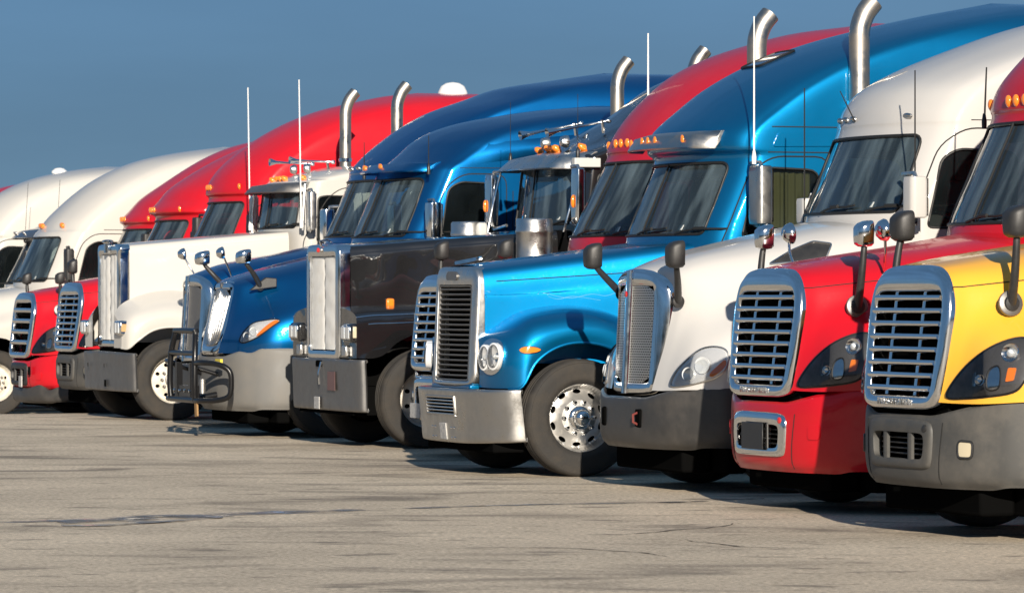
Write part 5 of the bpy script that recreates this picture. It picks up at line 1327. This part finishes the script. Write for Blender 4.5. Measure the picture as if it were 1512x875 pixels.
# ------------------------------------------------------------------ 9 white long-nose truck
def truck_9():
    R = root(9, 'semi_truck', 'white long-nose semi truck with padded white grille cover and twin whip antennas')
    H = hood_box(2.26, 2.44, .555, .84, 2.20, zlow=1.0, r=.08, u0=.13); H.panel('hood', P_WHITE2, R, ds=.25, dq=.2)
    g = shell_d(R, 2.27, True, quilt=2, wv=.53)
    MB().lathe([(.05, -.10), (.05, .02), (.075, .04), (.075, .06), (.05, .07), (0, .075)], (-.01, 0, 2.26), (0, 0, 1), 16).build('hood_ornament', CHROME, R)
    net = [(-.07, [(.55, 1.36), (.70, 1.30), (.84, 1.22), (.92, 1.12), (.93, 1.02), (.92, .93)]),
           (-.01, [(.56, 1.46), (.80, 1.38), (.98, 1.29), (1.06, 1.18), (1.07, 1.06), (1.06, .93)]),
           (.10, [(.57, 1.54), (.83, 1.45), (1.02, 1.36), (1.10, 1.26), (1.12, 1.15), (1.11, 1.03)]),
           (.30, [(.59, 1.62), (.86, 1.52), (1.04, 1.42), (1.12, 1.33), (1.13, 1.25), (1.12, 1.16)]),
           (.56, [(.62, 1.67), (.88, 1.56), (1.05, 1.45), (1.12, 1.36), (1.13, 1.28), (1.12, 1.20)]),
           (.85, [(.65, 1.66), (.90, 1.54), (1.05, 1.42), (1.12, 1.32), (1.13, 1.23), (1.12, 1.14)]),
           (1.10, [(.68, 1.58), (.91, 1.45), (1.05, 1.32), (1.12, 1.20), (1.13, 1.08), (1.12, .96)]),
           (1.40, [(.71, 1.40), (.92, 1.26), (1.05, 1.14), (1.11, 1.03), (1.12, .92), (1.12, .82)])]
    for sv in (1, -1):
        F = fender_patch(net, sv); f = F.panel('fender', P_WHITE2, R, ds=.2, dq=.25)
        cap = F.on([(0, q) for q in np.linspace(0, F.n - 1, 20)], 0) + [(-.07, sv * .55, .93)]
        MB().add(cap, [tuple(range(len(cap)))]).build('fender_face', P_WHITE2, f, smooth=0)
        MB().tube(F.on([(x, F.n - 1) for x in np.linspace(0, 6.9, 40)], 0), .012, 6).build('fender_lip', P_WHITE2, f)
        hb = MB().box((-.06, sv * .86, 1.19), (.12, .28, .19)).build('headlight', CHROME, R, bevel=.025)
        for k in (-1, 1): MB().box((-.124, sv * .86 + k * .065, 1.19), (.012, .11, .13)).build('lamp_lens', BULB, hb, bevel=.015)
        MB().box((-.06, sv * 1.005, 1.19), (.07, .012, .10)).build('side_lamp', mat('lamp_amber_pale', (.5, .32, .15), .2, coat=1), hb, bevel=.005)
        stack(R, 3.60, sv * 1.10, 1.2, 4.36, .08)
        antenna(R, (2.27, sv * 1.16, 2.5), (2.24, sv * 1.16, 4.40), ROD_W, .011)
        horn(R, (2.95, sv * .45, 3.36), .62)
        MB().tube([(2.3, sv * 1.14, 2.45), (2.30, sv * 1.16, 2.7), (2.33, sv * 1.14, 3.05)], .022, 8).build('grab_rail', BRIGHT, R)
        dm = door_mirror(R, 2.36, sv * 1.30, 2.45, 2.95, .16, BRIGHT, .09)
    BP, b = sheet_bumper(R, [(-.10, 0), (-.10, .3), (-.09, .6), (-.075, .9), (-.05, 1.08), (-.01, 1.18), (.03, 1.22)], .37, .885, DULL, side_drop=-.02, tilt=.02)
    for v in (-.62, -.60, .22): MB().box((-.115, v, .70), (.01, .02, .05)).build('bumper_bolt', GAP, b)
    MB().box((-.108, .25, .47), (.012, .07, .09)).build('tow_slot', VOID, b)
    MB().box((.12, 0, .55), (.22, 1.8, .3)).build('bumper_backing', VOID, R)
    zc, zt, ub, ut, ue = 2.46, 2.99, 2.14, 2.22, 3.52
    roof = [(2.26, 3.07), (2.42, 3.15), (2.70, 3.24), (3.0, 3.30), (3.2, 3.32)]
    P = cab_patch(zc, zt, ub, ut, roof, ue, hw=1.04, b0=.30, pow1=4, br=.4)
    cab(R, 9, P, P_WHITE2, zc, zt, ub, ut, ue, wsw=(.86, .85), hw=1.04, win=[(2.52, 2.30), (3.0, 2.30), (3.02, 2.90), (2.64, 2.90), (2.54, 2.88)], dooru=(2.36, 3.14))
    visor(R, P, 3.0, 3.08, .95, DULL, fwd=.26, drop=.04)
    roof_markers(R, P, 3.13, (-.68, -.15, 0, .15, .68), (.09, .09, .08))
    for v in (-.3, .3): MB().lathe([(0, -.05), (.05, -.04), (.065, 0), (.06, .03), (0, .035)], (2.62, v, 3.28), (1, 0, 0), 18).build('roof_lamp', BRIGHT, R)
    chassis(R, .57, 'steel')
truck_9()

# ------------------------------------------------------------------ 10-12 red trucks
def truck_10():
    R = root(10, 'semi_truck', 'red semi truck with grey bumper and white roof dome, behind the white long-nose truck')
    aero_front(R, P_RED, GREYP, GREYP)
    for sv in (1, -1): hood_mirror(R, (.36, sv * .86, 1.56), (.33, sv * 1.0, 2.0), (.18, .20, .12), BLACK, BLACK)
    roof = [(2.06, 3.07), (2.14, 3.32), (2.42, 3.58), (2.74, 3.82), (3.15, 4.05), (3.63, 4.24), (4.54, 4.45), (5.1, 4.51)]
    P = aero_cab(R, 10, P_RED, roof=roof, ue=6.0)
    roof_markers(R, P, 3.14, (-.30, -.18, -.06, .78), (.07, .09, .03))
    door_mirror(R, 2.25, 1.36, 2.25, 2.75, .20, BLACK); door_mirror(R, 2.25, -1.36, 2.25, 2.75, .20, BLACK)
    MB().lathe([(.0, .36), (.1, .345), (.17, .30), (.21, .22), (.225, .12), (.225, 0)], (5.80, -.45, 4.34), (0, 0, 1), 32).build('satellite_dome', DOME, R, smooth=60)
    chassis(R, 1.05, 'steel')
truck_10()
def truck_11():
    R = root(11, 'semi_truck', 'red semi truck with coarse black slats, red bumper and dark skirt below it')
    aero_front(R, P_RED, P_RED, BLACK, coarse=True, fog=False, bot=.42)
    bumper_a(R, GREYD, top=.43, bot=.21, topside=.43, du=.012, name='skirt')
    MB().box((-.09, .30, .52), (.02, .16, .16)).build('licence_plate', PLATE, R, bevel=.004)
    MB().box((-.04, .62, .68), (.03, .05, .12)).build('tow_slot', VOID, R)
    for sv in (1, -1): hood_mirror(R, (.36, sv * .86, 1.56), (.33, sv * 1.0, 1.98), (.16, .17, .12), BLACK, BLACK)
    roof = [(2.0, 2.99), (2.08, 3.10), (2.36, 3.42), (2.97, 3.77), (3.59, 4.05), (4.3, 4.25), (5.0, 4.35)]
    P = aero_cab(R, 11, P_RED, zt=2.90, roof=roof, ue=5.9)
    roof_markers(R, P, 3.03, (-.3, -.15, 0, .78), (.07, .09, .03))
    door_mirror(R, 2.25, 1.36, 2.2, 2.7, .20, BLACK); door_mirror(R, 2.25, -1.36, 2.2, 2.7, .20, BLACK)
    chassis(R, 1.05, 'steel')
truck_11()
def truck_12():
    R = root(12, 'semi_truck', 'red semi truck set back behind two red ones, only its cab top and roof showing')
    aero_front(R, P_RED, GREYP, GREYP)
    roof = [(1.35, 3.0), (1.45, 3.12), (1.70, 3.38), (2.0, 3.58), (2.6, 3.97), (3.15, 4.20), (3.85, 4.36), (4.45, 4.42)]
    P = aero_cab(R, 12, P_RED, zt=2.90, ub=1.03, ut=1.41, roof=roof, ue=5.2, dooru=(1.36, 2.42), win=[(1.58, 2.12), (2.31, 2.10), (2.33, 2.78), (1.87, 2.80), (1.71, 2.70)])
    roof_markers(R, P, 3.03, (-.3, -.15, 0, .78), (.07, .09, .03))
    chassis(R, 1.05, 'steel')
truck_12()

# ------------------------------------------------------------------ 13-16 far end of the row
def truck_13():
    R = root(13, 'semi_truck', 'white semi truck with tall white roof standing behind the two red noses')
    aero_front(R, P_WHITE2, GREYP, CHROME)
    roof = [(2.02, 2.97), (2.14, 3.15), (2.44, 3.44), (2.78, 3.71), (3.15, 3.92), (3.57, 4.09), (4.3, 4.25), (5.06, 4.34)]
    P = aero_cab(R, 13, P_WHITE2, zc=2.10, zt=2.87, ub=1.58, ut=1.93, roof=roof, ue=6.2, split=False)
    roof_markers(R, P, 3.02, (-.20, -.06, .70), (.14, .10, .06))
    for sv in (1, -1): door_mirror(R, 2.10, sv * 1.38, 2.15, 2.65, .20, BLACK)
    chassis(R, .97, 'steel')
truck_13()
def truck_14():
    R = root(14, 'semi_truck', 'white semi truck with dark sun visor at the left, behind the tall-roofed white one')
    aero_front(R, P_WHITE2, GREYP, CHROME)
    roof = [(2.10, 3.0), (2.3, 3.14), (2.7, 3.30), (3.2, 3.42), (3.8, 3.50), (4.4, 3.54)]
    P = aero_cab(R, 14, P_WHITE2, zt=2.90, roof=roof, ue=5.6)
    visor(R, P, 2.96, 3.10, .93, mat('dark_visor', (.05, .055, .07), .25, coat=.6), fwd=.26, drop=.02, lights=(-.6, -.4, -.2, .3), lm=BRIGHT)
    for sv in (1, -1): antenna(R, (2.3, sv * 1.12, 2.9), (2.36, sv * 1.12, 3.9), ROD_B, .005)
    chassis(R, 1.05, 'steel')
truck_14()
def truck_15():
    R = root(15, 'semi_truck', 'white semi truck whose rounded high roof rises behind the visor truck at the left edge')
    aero_front(R, P_WHITE2, GREYP, CHROME)
    roof = [(2.06, 3.07), (2.2, 3.3), (2.42, 3.55), (2.74, 3.80), (3.1, 3.98), (3.5, 4.12), (4.1, 4.24), (4.7, 4.30)]
    P = aero_cab(R, 15, P_WHITE2, roof=roof, ue=5.6)
    MB().lathe([(.0, .06), (.08, .05), (.14, .0), (.14, -.04)], (3.9, -.2, 4.22), (0, 0, 1), 20).build('roof_vent', DOME, R)
    stack(R, 4.6, 1.22, 1.2, 4.22, .08, DULL)
    chassis(R, 1.05, 'steel')
truck_15()
def truck_16():
    R = root(16, 'semi_truck', 'red semi truck showing only a sliver of roof at the left edge')
    aero_front(R, P_RED, GREYP, GREYP)
    roof = [(2.06, 3.07), (2.2, 3.3), (2.42, 3.55), (2.74, 3.80), (3.1, 4.0), (3.5, 4.10), (4.1, 4.15), (4.7, 4.17)]
    aero_cab(R, 16, P_RED, roof=roof, ue=5.6)
    chassis(R, 1.05, 'steel')
truck_16()
